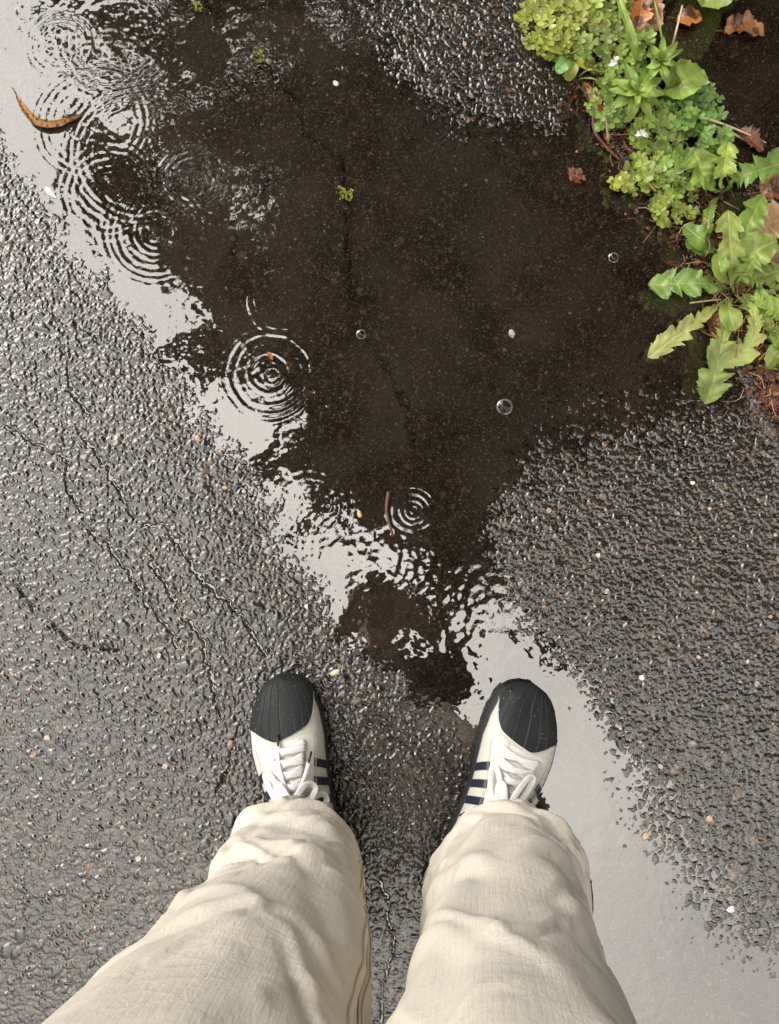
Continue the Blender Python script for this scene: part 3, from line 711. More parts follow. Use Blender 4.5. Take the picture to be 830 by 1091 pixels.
dead([(614, 90, .008), (607, 108, .012), (600, 130, .003)], 10, 'narrow dark withered leaf left of the long curled one', roll=1.9, col=(.35, .25, .3), seed=6)
dead([(804, 250, .012), (820, 238, .022), (842, 232, .012)], 44, 'large tan leaf right of the larger dandelion at the right edge', 'deadtan', roll=.4, seed=7)
dead([(800, 282, .012), (815, 272, .02), (840, 268, .01)], 24, 'tan leaf tucked behind the dandelion leaves under the large tan one', 'deadtan', roll=.5, col=(.8, .75, .75), seed=8)
dead([(806, 300, .01), (822, 292, .018), (846, 300, .008)], 24, 'lowest tan leaf right of the dandelion, by its right-hand tooth', 'deadtan', roll=.5, col=(1.1, 1, .95), seed=9)
dead([(752, 332, .006), (760, 345, .014), (762, 364, .004)], 20, 'red-brown leaf under the dandelion between its pale and its down-pointing leaf', roll=.7, col=(.8, .55, .5), seed=10)
dead([(604, 188, -.001), (612, 187, .001), (624, 196, -.001)], 16, 'rust-red scrap of leaf sunk in the puddle left of the small yellow clover', roll=.3, col=(.55, .3, .25), seed=11, stalk=False)
dead([(788, 138, .008), (798, 146, .014), (812, 162, .006)], 22, 'dark crumpled leaf at the tips of the dry straws', roll=.8, col=(.6, .45, .45), seed=12)
dead([(690, 156, .012), (704, 164, .02), (716, 178, .01)], 18, 'brown leaf half hidden between clover clumps below the star-shaped seedling', roll=.7, col=(1.1, .8, .7), seed=13)
dead([(810, 205, .012), (824, 200, .02), (842, 210, .01)], 30, 'brown leaf under the dark toothed dandelion leaf at the right edge', roll=.6, col=(.9, .7, .65), seed=14)
dead([(574, 28, .006), (582, 44, .014), (594, 62, .006)], 14, 'pale brown leaf along the left rim of the yellow-green clover mat', 'deadtan', roll=.8, col=(.9, .75, .7), seed=15)
dead([(800, 345, .006), (812, 352, .012), (826, 362, .004)], 22, 'wine-dark leaf under the right side of the larger dandelion', roll=.6, col=(.45, .25, .3), seed=16)
dead([(815, 425, .003), (825, 432, .01), (840, 438, .004)], 18, 'dark brown leaf scrap at the right edge below the weeds', roll=.7, col=(.5, .35, .35), seed=17)
dead([(285, 375, .001), (288, 379, .002), (290, 384, .001)], 5, 'tiny orange leaf scrap in the middle of the biggest ripple', roll=.6, col=(1.4, .8, .5), seed=18, stalk=False)
dead([(17, 100, .002), (27, 117, .004), (40, 131, .003), (58, 134, .003), (78, 127, .002), (89, 121, .001)], 13, 'curved spotted orange leaf floating on the bright water, top left', 'floatleaf', 'lance', roll=1.5, seed=19, wav=.02)
for i, (px, py, lb) in enumerate([(683, 142, 'white petal lying under the star-shaped seedling'), (656, 66, 'white petal caught in the clover right of the yellow-green mat')]):
    a = Acc(); zz = .035 if i == 0 else .05
    for k_ in range(3 if i == 0 else 2):
        an = k_ * 2.2 + i * 2 + .5; l_ = (9, 7, 5)[k_]; leafpath(a, [P3(px, py, zz), P3(px + l_ * .5 * math.cos(an), py + l_ * .5 * math.sin(an), zz + .004), P3(px + l_ * math.cos(an), py + l_ * .8 * math.sin(an), zz - .002)], (7 - k_) / ppm, 'ragged', seed=k_, n=10, roll=.9)
    o = a.build('petal', M['petal'], base=tuple(Gg(px, py))); tag(o, lb, 'petal')
a = Acc(); leafpath(a, [P3(48, 199, .001), P3(53, 205, .0015), P3(60, 211, .001)], 5 / ppm, 'broad', n=8)
tag(a.build('petal', M['petal'], base=tuple(G(53, 205))), 'white sliver floating on the bright water below the curved leaf', 'petal')

# litter: crumbs of leaf and root hairs on the soil, nobody could count them
A = Acc(); rs = random.Random(5)
ridge_px = [(575, -60), (618, 0), (640, 60), (672, 130), (705, 190), (748, 240), (785, 320), (825, 420)]
for _ in range(2600):
    if rs.random() < .75:
        i = rs.randrange(len(ridge_px) - 1); f = rs.random(); cx = ridge_px[i][0] * (1 - f) + ridge_px[i + 1][0] * f; cy = ridge_px[i][1] * (1 - f) + ridge_px[i + 1][1] * f
        cx += rs.gauss(0, 24); cy += rs.gauss(0, 18)
    else: cx, cy = rs.gauss(818, 14), rs.uniform(170, 450)
    p = G(cx, cy); z = gz(p.x, p.y)
    if rs.random() < .55:
        an = rs.uniform(0, math.tau); L_ = rs.uniform(4, 13) / ppm; d = Vector((math.cos(an), math.sin(an), 0)) * L_; q = Vector((-d.y, d.x, 0)) * rs.uniform(-.3, .3)
        c = rs.choice([(1.2, .9, .7), (.6, .5, .5), (3.4, 3, 2.2), (1.1, .6, .5)])
        A.tube([p + Vector((0, 0, .001)), p + d * .5 + q + Vector((0, 0, rs.uniform(.001, .005))), p + d + Vector((0, 0, .001))] if z <= 0 else [Vector((p.x, p.y, z + .0008)), Vector((p.x, p.y, z + rs.uniform(.001, .006))) + d * .5 + q, Vector((p.x, p.y, z + .001)) + d], .00035, 3, col=c)
    else:
        s = rs.uniform(1.5, 5) / ppm; tn = rs.choice([(1, 1, 1), (2, 1.5, 1.1), (.5, .4, .4), (3, 2.6, 2), (1.2, .7, .5), (.8, .6, .5)])
        A.poly([(p.x + s * math.cos(b) * rs.uniform(.5, 1), p.y + s * math.sin(b) * rs.uniform(.5, 1), z + .001 + rs.uniform(0, .003)) for b in (0, 1.3, 2.5, 3.8, 5)], col=tn)
for _ in range(420):
    i = rs.randrange(len(ridge_px) - 1); f = rs.random(); cx = ridge_px[i][0] * (1 - f) + ridge_px[i + 1][0] * f + rs.gauss(0, 20) + 8; cy = ridge_px[i][1] * (1 - f) + ridge_px[i + 1][1] * f + rs.gauss(0, 20)
    z = rs.uniform(.012, .035); p = np.array(G(cx, cy, z)); an = rs.uniform(0, math.tau); l = rs.uniform(8, 26) / ppm; d = np.array([math.cos(an), math.sin(an), rs.uniform(-.5, .3)]) * l; q = np.array([-d[1], d[0], 0]) * rs.uniform(-.3, .3)
    A.tube(spline([p, p + d * .5 + q + np.array([0, 0, .004]), p + d], 6), .0005, 3, col=rs.choice([(4.5, 5.5, 4), (5, 5, 4.5), (2, 1.2, 1), (1.4, .8, .7), (3.5, 4.6, 3)]))
mlit = M['litter']; nt = mlit.node_tree; b = nt.nodes['Principled BSDF']; src = b.inputs['Base Color'].links[0].from_socket
at = N(nt, 'ShaderNodeAttribute', attribute_name='Col'); nt.links.new(mixc(nt, 1, src, at.outputs['Color'], 'MULTIPLY'), b.inputs['Base Color'])
lit = A.build('leaf_litter', mlit, smooth=False); tag(lit, 'brown crumbs of leaf and root hairs on the soil under the weeds', 'leaf litter', kind='stuff')

# moss tufts in the submerged crack
for px, py, r, n, lb in [(368, 207, 9, 70, 'yellow-green moss tuft in the sunken crack right of the ripples'), (277, 62, 11, 45, 'thin moss strip higher up in the sunken crack'), (211, 8, 7, 35, 'moss tuft in the crack at the top edge')]:
    a = Acc(); rs = random.Random(px)
    for _ in range(n):
        x, y = px + rs.gauss(0, r * .45) , py + rs.gauss(0, r * .45); b0 = G(x, y, -.003); an = rs.uniform(0, math.tau); l = rs.uniform(.002, .005)
        e = b0 + Vector((math.cos(an) * l, math.sin(an) * l, rs.uniform(.003, .006)))
        leafpath(a, [b0, (b0 + e) / 2 + Vector((0, 0, .001)), e], .0028, 'lance', n=5)
    tag(a.build('moss_tuft', M['moss'], base=tuple(G(px, py, -.003))), lb, 'moss', 'moss growing in the sunken crack')

# loose stone chips
def chip(px, py, w, h, col, label, ang=0, seed=0, sink=.3):
    rs = np.random.default_rng(seed + 900); p = Gg(px, py); nlat, nlon = 7, 12; V = []
    pl_ = [(rs.normal(size=3), rs.uniform(.55, .85)) for _ in range(9)]; pl_ = [(n / np.linalg.norm(n), d) for n, d in pl_]
    a = w / ppm / 2; b = h / ppm / 2; c = min(a, b) * .7
    for i in range(nlat):
        th = math.pi * i / (nlat - 1)
        for j in range(nlon):
            ph = math.tau * j / nlon; d = np.array([math.sin(th) * math.cos(ph), math.sin(th) * math.sin(ph), math.cos(th)]); r = 1.0
            for n, dd in pl_:
                q = d @ n
                if q > .05: r = min(r, dd / q)
            v = d * r; x, y = v[0] * a, v[1] * b; V.append((p.x + x * math.cos(ang) - y * math.sin(ang), p.y + x * math.sin(ang) + y * math.cos(ang), p.z + c * (v[2] + sink)))
    F = [(i * nlon + j, i * nlon + (j + 1) % nlon, (i + 1) * nlon + (j + 1) % nlon, (i + 1) * nlon + j)[::-1] for i in range(nlat - 1) for j in range(nlon)]
    m = simple('stone_%s' % label.split()[0], col, .5, .25, 300, .6, 700, coat=.5)
    tag(mesh_obj('stone_chip', V, F, m, base=tuple(p), smooth=False), label, 'stone', 'loose stone chips on the asphalt')
for i, a in enumerate([(358, 717, 13, 8, (.62, .50, .32), 'tan wedge-shaped chip right above the left-hand shoe tip', .5), (358, 89, 8, 7, (.75, .73, .70), 'bright white pebble in the dark water near the sunken crack', .2),
                       (545, 356, 8, 11, (.42, .36, .30), 'grey-tan triangular chip in the middle of the dark water', .3), (779, 969, 11, 8, (.78, .74, .68), 'white pebble on the drying film near the lower right corner', 0),
                       (688, 891, 10, 8, (.58, .40, .30), 'pinkish square chip right of the trousers in the grey film', .8), (755, 872, 9, 8, (.55, .36, .22), 'orange-tan chip among the wet bumps above the white pebble', .2),
                       (51, 786, 8, 7, (.60, .45, .33), 'pink-beige chip alone on the rough asphalt left of the shoes', .4), (383, 548, 7, 9, (.62, .45, .20), 'yellowish chip at the bright water rim left of the floating twig', .1),
                       (246, 793, 12, 11, (.20, .13, .10), 'dark reddish stone beside the crack left of the shoe', .5), (211, 467, 8, 10, (.42, .30, .22), 'rosy stone on the shoreline left below the biggest ripple', .6),
                       (381, 747, 12, 11, (.16, .14, .12), 'round dark-grey stone between the two shoes', .3), (753, 428, 9, 6, (.6, .57, .5), 'pale pebble in the dark below the down-pointing dandelion leaf', .3),
                       (240, 520, 7, 6, (.5, .38, .24), 'small beige chip on the left shoreline beside the bright strip', .2)]):
    chip(*a, seed=i)
# air bubbles
for px, py, r, lb in [(538, 433, 9, 'biggest clear air bubble on the dark water right of the ripples'), (654, 274, 6, 'air bubble on the dark water left of the dandelion'), (385, 356, 5.5, 'small air bubble beside the sunken crack')]:
    a = Acc(); p = G(px, py); rr = r / ppm; th = np.linspace(.02, math.pi / 2, 10); ph = np.linspace(0, math.tau, 24, endpoint=False)
    a.grid(np.stack([p.x + rr * np.sin(th)[:, None] * np.cos(ph), p.y + rr * np.sin(th)[:, None] * np.sin(ph), .0002 + rr * .75 * np.cos(th)[:, None] * np.ones(24)], -1), closed=True)
    tag(a.build('air_bubble', M['bubble'], base=(p.x, p.y, 0)), lb, 'bubble', 'air bubbles on the puddle')

# ------------------------------------------------------------------ person
person = empty('person', (-.02, -.36, 0), 'person in cream wide trousers and black-capped white sneakers standing at the puddle', 'person')
# shoes ------------------------------------------------
LEN = .292
TT = np.array([0, .012, .035, .07, .12, .2, .3, .4, .5, .6, .72, .84, .93, .98, 1.0])
WL = np.array([.002, .016, .027, .036, .043, .050, .0525, .0510, .0465, .042, .038, .0375, .033, .02, .004])   # lateral
WM = np.array([.002, .015, .025, .034, .041, .047, .0485, .0450, .0400, .036, .034, .034, .031, .02, .004])   # medial
RG = np.array([.028, .033, .039, .045, .050, .055, .061, .072, .086, .098, .108, .112, .112, .108, .09])
def shoe(toe_px, toe_py, ang, medial, seed):
    toe = G(toe_px, toe_py, .028); ca, sa = math.cos(ang), math.sin(ang); gz0 = .002
    sh = None
    def W_(x, y, z):       # local: +x medial side when medial=1, y forward from the toe tip, z up
        x = np.asarray(x) * medial; return np.stack(np.broadcast_arrays(toe.x + x * ca - y * sa, toe.y + x * sa + y * ca, np.asarray(z) + gz0), -1)
    cen = lambda t: .006 * np.exp(-((t - .05) / .12) ** 2) - .004 * np.exp(-((t - .45) / .2) ** 2)
    def surf(t, th, off=0.):    # th 0 = lateral edge .. pi = medial edge
        t = np.asarray(t, float); th = np.asarray(th, float); zs = .022
        c, s = np.cos(th), np.sin(th)
        w = np.where(c > 0, np.interp(t, TT, WL), np.interp(t, TT, WM)) - .002 + off
        rg = np.interp(t, TT, RG) - zs + off
        taper = 1 - .45 * sstep(.3, .6, t) * sstep(0, 1, np.clip(s, 0, 1) ** 2.2)       # sides lean in toward the throat
        ex_ = .78 + .40 * sstep(.22, .45, t); ez_ = .72 + .20 * sstep(.22, .45, t)
        x = -np.sign(c) * np.abs(c) ** ex_ * w * taper
        z = zs + np.clip(s, 0, 1) ** ez_ * rg
        return x + cen(t), -t * LEN, z
    def patch(acc, t0, t1, a0, a1, nt_, na, off, uvs=(1, 1)):
        tg, ag = np.meshgrid(np.linspace(0, 1, nt_), np.linspace(0, 1, na), indexing='ij')
        t = t0(ag) * (1 - tg) + t1(ag) * tg if callable(t0) else t0 + (t1 - t0) * tg
        th = a0 + (a1 - a0) * ag
        acc.grid(W_(*surf(t, th, off)), uv=np.stack([ag * uvs[0], tg * uvs[1]], -1))
        return t, th
    # sole
    a = Acc(); tt = np.concatenate([TT[:1], np.linspace(.006, .994, 60), TT[-1:]]); ol = []
    wl, wm = np.interp(tt, TT, WL), np.interp(tt, TT, WM)
    ox = np.concatenate([-wl + cen(tt), (wm + cen(tt))[::-1]]); oy = np.concatenate([-tt * LEN, (-tt * LEN)[::-1]])
    cxm, cym = 0, -LEN / 2
    rings = []
    for z, s in ((.0, .975), (.003, 1.0), (.012, 1.004), (.013, .996), (.021, .998), (.026, 1.0), (.028, .985), (.028, .93)):
        rings.append(W_((ox - cxm) * (s if s > .95 else s) + cxm + (0), (oy - cym) * (1 + (s - 1) * .35) + cym, z))
    P = np.stack(rings); a.grid(P, closed=True)
    k0 = P.shape[1]; a.f.append(tuple(range(k0))); a.f.append(tuple(range((len(rings) - 1) * k0, len(rings) * k0))[::-1])
    sh = a.build('shoe', M['leather'], person)      # placeholder mesh replaced below
    bpy.data.objects.remove(sh)
    # upper is the shoe itself, its pieces are children
    a = Acc()
    tb = np.interp
    def capb(ag): return np.interp(ag, [0, .12, .26, .43, .46, .68, .71, .93, 1], [.185, .192, .215, .268, .268, .236, .225, .108, .10])
    patch(a, 0.004, .999, .0, math.pi, 60, 33, 0.)
    u = a.build('shoe', M['leather'], person)
    sole = Acc(); sole.grid(P, closed=True); sole.f.append(tuple(range(k0))); sole.f.append(tuple(range((len(rings) - 1) * k0, len(rings) * k0))[::-1]); sole.build('sole', M['sole'], u)
    a = Acc(); patch(a, lambda g: 0 * g + .0, lambda g: capb(g), .0, math.pi, 30, 49, .0022)
    tb_ = np.linspace(0, 1, 49); e1 = W_(*surf(capb(tb_), tb_ * math.pi, .0022)); e0 = W_(*surf(capb(tb_) + .002, tb_ * math.pi, -.0005)); a.grid(np.stack([e1, e0]))
    cap_o = a.build('toe_cap', M['cap'], u)
    # rain drops beaded on the rubber
    dr = Acc(); rs = random.Random(seed)
    for _ in range(26):
        ag = rs.uniform(.12, .88); t = rs.uniform(.02, .2); c = W_(*surf(t, ag * math.pi, .0022)); r = rs.uniform(.0007, .0016)
        th = np.linspace(.05, math.pi / 2, 5); ph = np.linspace(0, math.tau, 10, endpoint=False)
        dr.grid(np.stack([c[0] + r * np.sin(th)[:, None] * np.cos(ph), c[1] + r * np.sin(th)[:, None] * np.sin(ph), c[2] - .0002 + .7 * r * np.cos(th)[:, None] * np.ones(10)], -1), closed=True)
    dr.build('rain_drops', M['bubble'], cap_o)
    # side stripes: three each side, leaning
    for s_ in (0, 1):
        for q in range(3):
            a = Acc(); n1, n2 = 6, 12; G1, G2 = np.meshgrid(np.linspace(0, 1, n1), np.linspace(0, 1, n2), indexing='ij')
            hh = G2; t = .372 + q * .072 + (G1 - .5) * .034 + (1 - hh) * .075 ; th = .04 + hh * 1.0
            if s_: th = math.pi - th
            a.grid(W_(*surf(t, th, .0012)), uv=np.stack([G1, G2], -1)); st = a.build('stripe', M['stripe'], u)
    # stitch lines along the vamp and the cap, and vent holes
    a = Acc()
    def dash(fn, n_):
        for q in range(n_):
            p_ = [W_(*surf(*fn((q + f_) / n_), .0019)) for f_ in (.1, .4, .7)]; a.tube(p_, .00035, 4)
    for s_ in (0, 1):
        for hh in (.86, .90): dash(lambda f_, s_=s_, hh=hh: (.29 + .30 * f_, (math.pi / 2 + (1 if s_ else -1) * hh)), 44)
    dash(lambda f_: (float(capb(np.array(f_)) + .014), f_ * math.pi), 60)
    a.build('stitching', M['tongue'], u)
    # eyestays with punched eyelets, tongue
    for s_ in (0, 1):
        a = Acc(); TG, AG = np.meshgrid(np.linspace(.27, .60, 26), np.linspace(0, 1, 8), indexing='ij')
        half = math.pi / 2 - (.36 + .22 * sstep(.27, .6, TG)); th = half - AG * .62 * 1.0
        th = math.pi / 2 - (.30 + AG * .52)
        if s_: th = math.pi - th
        a.grid(W_(*surf(TG, th, .0016))); a.build('eyestay', M['leather'], u)
        a = Acc()
        for q in range(6):
            t = .30 + q * .052; th = math.pi / 2 - .46
            if s_: th = math.pi - th
            c = W_(*surf(t, th, .0021)); n_ = 10; an = np.linspace(0, math.tau, n_, endpoint=False)
            a.poly([(c[0] + .0013 * math.cos(x), c[1] + .0013 * math.sin(x), c[2] + .0002 + .0004 * (1 if (math.cos(x - ang) * (-1 if s_ else 1) * medial) > 0 else -1) * abs(math.cos(x))) for x in an])
        a.build('eyelets', M['black'], u, smooth=False)
    a = Acc(); TG, AG = np.meshgrid(np.linspace(.275, .62, 24), np.linspace(0, 1, 9), indexing='ij')
    a.grid(W_(*surf(TG, math.pi / 2 + (AG - .5) * .62, .0012 - .0006 * np.abs(AG - .5)))); a.build('tongue', M['tongue'], u)
    # laces
    def sp_pt(t, b, off): return W_(*surf(t, math.pi / 2 + b, off))
    lc = Acc(); rs = random.Random(seed + 3)
    for q in range(5):
        t0 = .30 + q * .047
        for sgn in (1, -1):
            t1 = t0 + .024 if sgn > 0 else t0 + .03
            pts = [sp_pt(t0 + (t1 - t0) * f + rs.uniform(-.002, .002), sgn * (-.47 + .94 * f), .0036 + .0022 * math.sin(math.pi * f) + (.0014 if sgn > 0 else 0)) for f in np.linspace(0, 1, 12)]
            lc.ribbon(pts, .0080, .0010)
    kn = .515
    def lp(ctrl, w=.0078):
        S = spline([sp_pt(t, b, o) for t, b, o in ctrl], 30); lc.ribbon(S, w, .0009, up=(0, 0, 1))
        return S
    a1 = .95; f = 1 if seed == 1 else -1
    lp([(kn, 0, .010), (kn - .05, -.30 * f, .014), (kn - .125, -.50 * f, .012), (kn - .12, -.66 * f, .010), (kn - .03, -.60 * f, .013), (kn + .012, -.25 * f, .012)])
    lp([(kn, 0, .011), (kn + .005, .4 * f, .013), (kn + .01, .9 * f, .010), (kn + .05, 1.02 * f, .008), (kn + .055, .7 * f, .011), (kn + .02, .1 * f, .012)])
    lp([(kn + .01, 0, .013), (kn - .03, -.15 * f, .017), (kn - .085, -.30 * f, .016), (kn - .075, -.44 * f, .014), (kn, -.35 * f, .015), (kn + .02, -.05 * f, .014)])
    lp([(kn + .012, 0, .014), (kn - .03, .2 * f, .016), (kn - .055, .55 * f, .013), (kn - .02, .75 * f, .012), (kn + .03, .4 * f, .014), (kn + .02, .05 * f, .014)])
    if seed == 1:
        e1 = lp([(kn, 0, .012), (kn - .08, -.22 * f, .011), (kn - .17, -.2 * f, .009), (kn - .235, -.12 * f, .006)], .0048)
        e2 = lp([(kn, 0, .012), (kn - .04, .28 * f, .012), (kn - .09, .50 * f, .010), (kn - .135, .58 * f, .009)], .0048)
    else:
        lp([(kn, 0, .012), (kn - .09, .18 * f, .016), (kn - .15, .30 * f, .013), (kn - .15, .45 * f, .011), (kn - .07, .42 * f, .014), (kn + .01, .1 * f, .013)])
        e1 = lp([(kn, 0, .012), (kn - .03, .5 * f, .012), (kn - .05, .85 * f, .009), (kn - .075, 1.0 * f, .006)], .0048)
        e2 = lp([(kn, 0, .012), (kn + .02, -.5 * f, .012), (kn + .06, -.9 * f, .010), (kn + .10, -1.1 * f, .007)], .0048)
    c = sp_pt(kn, 0, .010); th = np.linspace(.05, math.pi - .05, 8); ph = np.linspace(0, math.tau, 14, endpoint=False)
    lc.grid(np.stack([c[0] + .0075 * np.sin(th)[:, None] * np.cos(ph), c[1] + .006 * np.sin(th)[:, None] * np.sin(ph), c[2] + .005 * np.cos(th)[:, None] * np.ones(14)], -1), closed=True)
    lc.build('laces', M['lace'], u)
    for e in (e1, e2):
        d = e[-1] - e[-4]; d /= np.linalg.norm(d); a = Acc(); a.tube([e[-1] - d * .002, e[-1] + d * .013], [.0016, .0014], 8); a.build('aglet', M['black'], u)
    return u
shoe(293, 720, R(15), 1, 1)
shoe(575, 732, R(-24), -1, 2)

# trousers ------------------------------------------------
# soft folds of the cloth: (angle, height) to (angle, height), half width, depth; angle 0 is the front, + the inner side
CREASES = [(-1.2, .13, 1.1, .17, .013, .010), (-.6, .24, 1.3, .12, .012, .009), (.2, .30, 1.4, .20, .013, .008), (-1.4, .22, -.1, .33, .014, .009),
           (-.9, .34, .9, .26, .016, .008), (-.2, .48, 1.2, .36, .020, .009), (-1.3, .42, .2, .52, .020, .008), (.5, .09, 1.3, .15, .010, .006), (-1.3, .08, -.4, .12, .010, .006), (.1, .16, .35, .06, .008, .005)]
def leg(zs, cx, cy, rx, ry, sgn, seed):
    nz, na = 260, 240
    Zs = np.concatenate([np.linspace(.0, .35, 150), np.linspace(.353, .86, nz - 150)])
    ph = np.linspace(0, 2 * np.pi, na, endpoint=False); PH, ZZ = np.meshgrid(ph, Zs)
    CXc, CYc, RX, RY = (np.interp(Zs, zs, v)[:, None] for v in (cx, cy, rx, ry))
    ker = np.hanning(17); ker /= ker.sum()
    def sm(v): return np.convolve(np.pad(v[:, 0], 8, mode='edge'), ker, 'valid')[:, None]
    CXc, CYc, RX, RY = sm(CXc), sm(CYc), sm(RX), sm(RY)
    c, s = np.cos(PH), np.sin(PH)
    pinch = 1 - .42 * np.clip(s, 0, 1) ** 1.5 * sstep(.16, .02, ZZ)
    X_ = CXc + RX * pinch * np.sign(c) * np.abs(c) ** .9; Y_ = CYc + RY * np.sign(s) * np.abs(s) ** .9
    front = np.clip(s, 0, 1)
    # creases: a warped family of soft folds, sharper near the break over the shoe
    d3_ = fbm(np.cos(PH) * 1.1 + 7, np.sin(PH) * 1.1 + ZZ * 4.5, 1.3, seed, 2) - .5
    d4_ = fbm(np.cos(PH) * 1.5 + 2, np.sin(PH) * 1.5 + ZZ * 14, 1.5, seed + 9, 3) - .5
    brk = np.exp(-((ZZ - .16) / .12) ** 2)
    disp = .018 * d3_ * sstep(.02, .15, ZZ) + .004 * d4_ * (.45 + brk)
    uu = (PH - np.pi / 2) * sgn * .1; 
    rs = random.Random(seed); extra = []
    for _ in range(34):
        z0 = .06 + .6 * rs.random() ** 1.5; p0 = rs.uniform(-1.6, 1.6); l = rs.uniform(.5, 1.5); sl_ = rs.choice((-1, 1, 1)) * rs.uniform(.02, .13)
        extra.append((p0 - l / 2, z0 - sl_ / 2, p0 + l / 2, z0 + sl_ / 2, rs.uniform(.004, .009), rs.uniform(.003, .007)))
    for (p0, z0, p1, z1, w, am) in CREASES + extra:
        ex, ez = (p1 - p0) * .1, z1 - z0; L2 = ex * ex + ez * ez; ax_ = uu - p0 * .1 + .012 * (d4_ * 2); az_ = ZZ - z0 + .018 * d3_ * 2
        t_ = (ax_ * ex + az_ * ez) / L2; pr = (ax_ * ez - az_ * ex) / math.sqrt(L2)
        fade = sstep(-.25, .25, t_) * sstep(1.25, .75, t_)
        disp = disp + .5 * am * fade * (.75 / (1 + np.abs(pr / w) ** 1.6) + .35 * np.exp(-(pr / w) ** 2) - .8 * np.exp(-((pr + 1.7 * w) / (1.1 * w)) ** 2))
    disp *= sstep(0, .03, ZZ) * .9 + .1
    hemw = .0014 * (ZZ < .024) + .004 * np.sin(PH * 3 + seed) * sstep(.06, 0, ZZ)
    nx_, ny_ = c * 1.0, s
    X_ = X_ + nx_ * (disp + hemw); Y_ = Y_ + ny_ * (disp + hemw)
    # hem: rises over the tongue in front, drops to the ground at the heel
    hem = .078 * sstep(-.1, .9, s) + .012
    K = np.exp(-ZZ / .07)
    Zo = ZZ + hem * K
    UV = np.stack([PH / (2 * np.pi) * .62, ZZ], -1)
    return np.stack([X_, Y_, Zo], -1), UV
LZ = [0, .05, .12, .22, .32, .45, .6, .86]
LZ = [0, .06, .12, .22, .35, .5, .62, .86]
LEG_L = leg(LZ, [-.115, -.114, -.112, -.111, -.109, -.130, -.147, -.105], [-.395, -.39, -.382, -.375, -.372, -.37, -.375, -.38], [.080, .081, .082, .083, .089, .110, .126, .080], [.112, .115, .120, .116, .112, .112, .112, .090], 1, 5)
LEG_R = leg(LZ, [.147, .146, .140, .122, .105, .091, .080, .045], [-.400, -.395, -.386, -.378, -.374, -.37, -.375, -.38], [.098, .098, .094, .085, .085, .096, .110, .080], [.112, .115, .120, .116, .112, .112, .112, .090], -1, 23)
a = Acc()
for (P, UV) in (LEG_L, LEG_R):
    a.grid(P, uv=UV, closed=True)
    # turned-up inside of the hem
    inn = P[:14].copy(); cc = P[0].mean(0); inn[..., :2] = cc[:2] + (inn[..., :2] - cc[:2]) * .965; inn[..., 2] += .0005
    a.grid(np.stack([P[0], inn[0]]), closed=True); a.grid(inn, uv=UV[:14], closed=True)
zz = np.linspace(.74, 1.0, 12); ph = np.linspace(0, 2 * np.pi, 64, endpoint=False)
a.grid(np.stack([-.02 + (.165 - .02 * (zz - .74) / .26)[:, None] * np.cos(ph), -.385 + .10 * np.sin(ph) * np.ones((12, 1)), zz[:, None] * np.ones(64)], -1), uv=np.stack(np.meshgrid(ph / 6, zz), -1), closed=True)
trousers = a.build('trousers', M['cloth'], person)
def seam(P, col_i, i0, i1, w, mat, name, off=.0012, drift=0.):
    nrm = P[i0:i1, col_i] - P[i0:i1].mean(1); nrm[:, 2] = 0; nrm /= np.linalg.norm(nrm, axis=1)[:, None]
    j = (col_i + (np.arange(i1 - i0) * drift)).astype(int) % P.shape[1]
    pts = P[np.arange(i0, i1), j] + nrm * off
    a = Acc(); a.ribbon(pts, w, .0007, up=nrm); return a.build(name, mat, trousers)
na = 240
seam(LEG_L[0], int(na * .055), 30, 225, .009, M['cloth'], 'seam', .0008)
seam(LEG_L[0], int(na * .055), 30, 225, .0012, M['stitch'], 'stitching', .0020)
seam(LEG_L[0], int(na * .075), 30, 225, .0012, M['stitch'], 'stitching', .0012)
for P in (LEG_L[0], LEG_R[0]):       # stitched hem line
    r_ = np.vstack([P[9], P[9][:1]]); cc = r_.mean(0); nn = r_ - cc; nn[:, 2] = 0; nn /= np.linalg.norm(nn, axis=1)[:, None]
    a = Acc(); a.ribbon(r_ + nn * .0006, .0011, .0005, up=nn); a.build('stitching', M['stitch'], trousers)
Pr = LEG_R[0]; a = Acc(); blk = Pr[20:58, [236, 237, 238, 239, 0, 1, 2, 3, 4, 5, 6, 7]]; cc = Pr[20:58].mean(1)[:, None]; nn = blk - cc; nn[..., 2] = 0; nn /= np.linalg.norm(nn, axis=-1)[..., None]
a.grid(blk + nn * .0016); a.build('lining_patch', M['lilac'], trousers)

# body, jacket (above the frame; they show as the dark mirror image in the puddle)
def skin(name, verts, edges, radii, mat, parent, root=0, sub=2):
    org = ORG[parent.name]; me = bpy.data.meshes.new(name)
    me.from_pydata([tuple(np.array(v) - org) for v in verts], edges, []); me.update()
    o = bpy.data.objects.new(name, me); COL.objects.link(o); o.parent = parent; ORG[o.name] = org; me.materials.append(mat)
    m = o.modifiers.new('skin', 'SKIN'); m.use_smooth_shade = True
    sv = me.skin_vertices[0].data
    for i, r in enumerate(radii):
        sv[i].radius = r if isinstance(r, tuple) else (r, r); sv[i].use_root = (i == root)
    s = o.modifiers.new('sub', 'SUBSURF'); s.levels = sub; s.render_levels = sub
    return o
bx = -.035
V = [(bx, -.38, .90), (bx, -.37, 1.05), (bx, -.34, 1.2), (bx, -.30, 1.335), (bx, -.235, 1.395), (bx, -.165, 1.44), (bx, -.125, 1.50), (bx, -.12, 1.56)]
Rr = [(.13, .10), (.115, .09), (.125, .095), (.07, .06), (.052, .052), (.068, .078), (.077, .092), (.06, .07)]
E = [(i, i + 1) for i in range(7)]
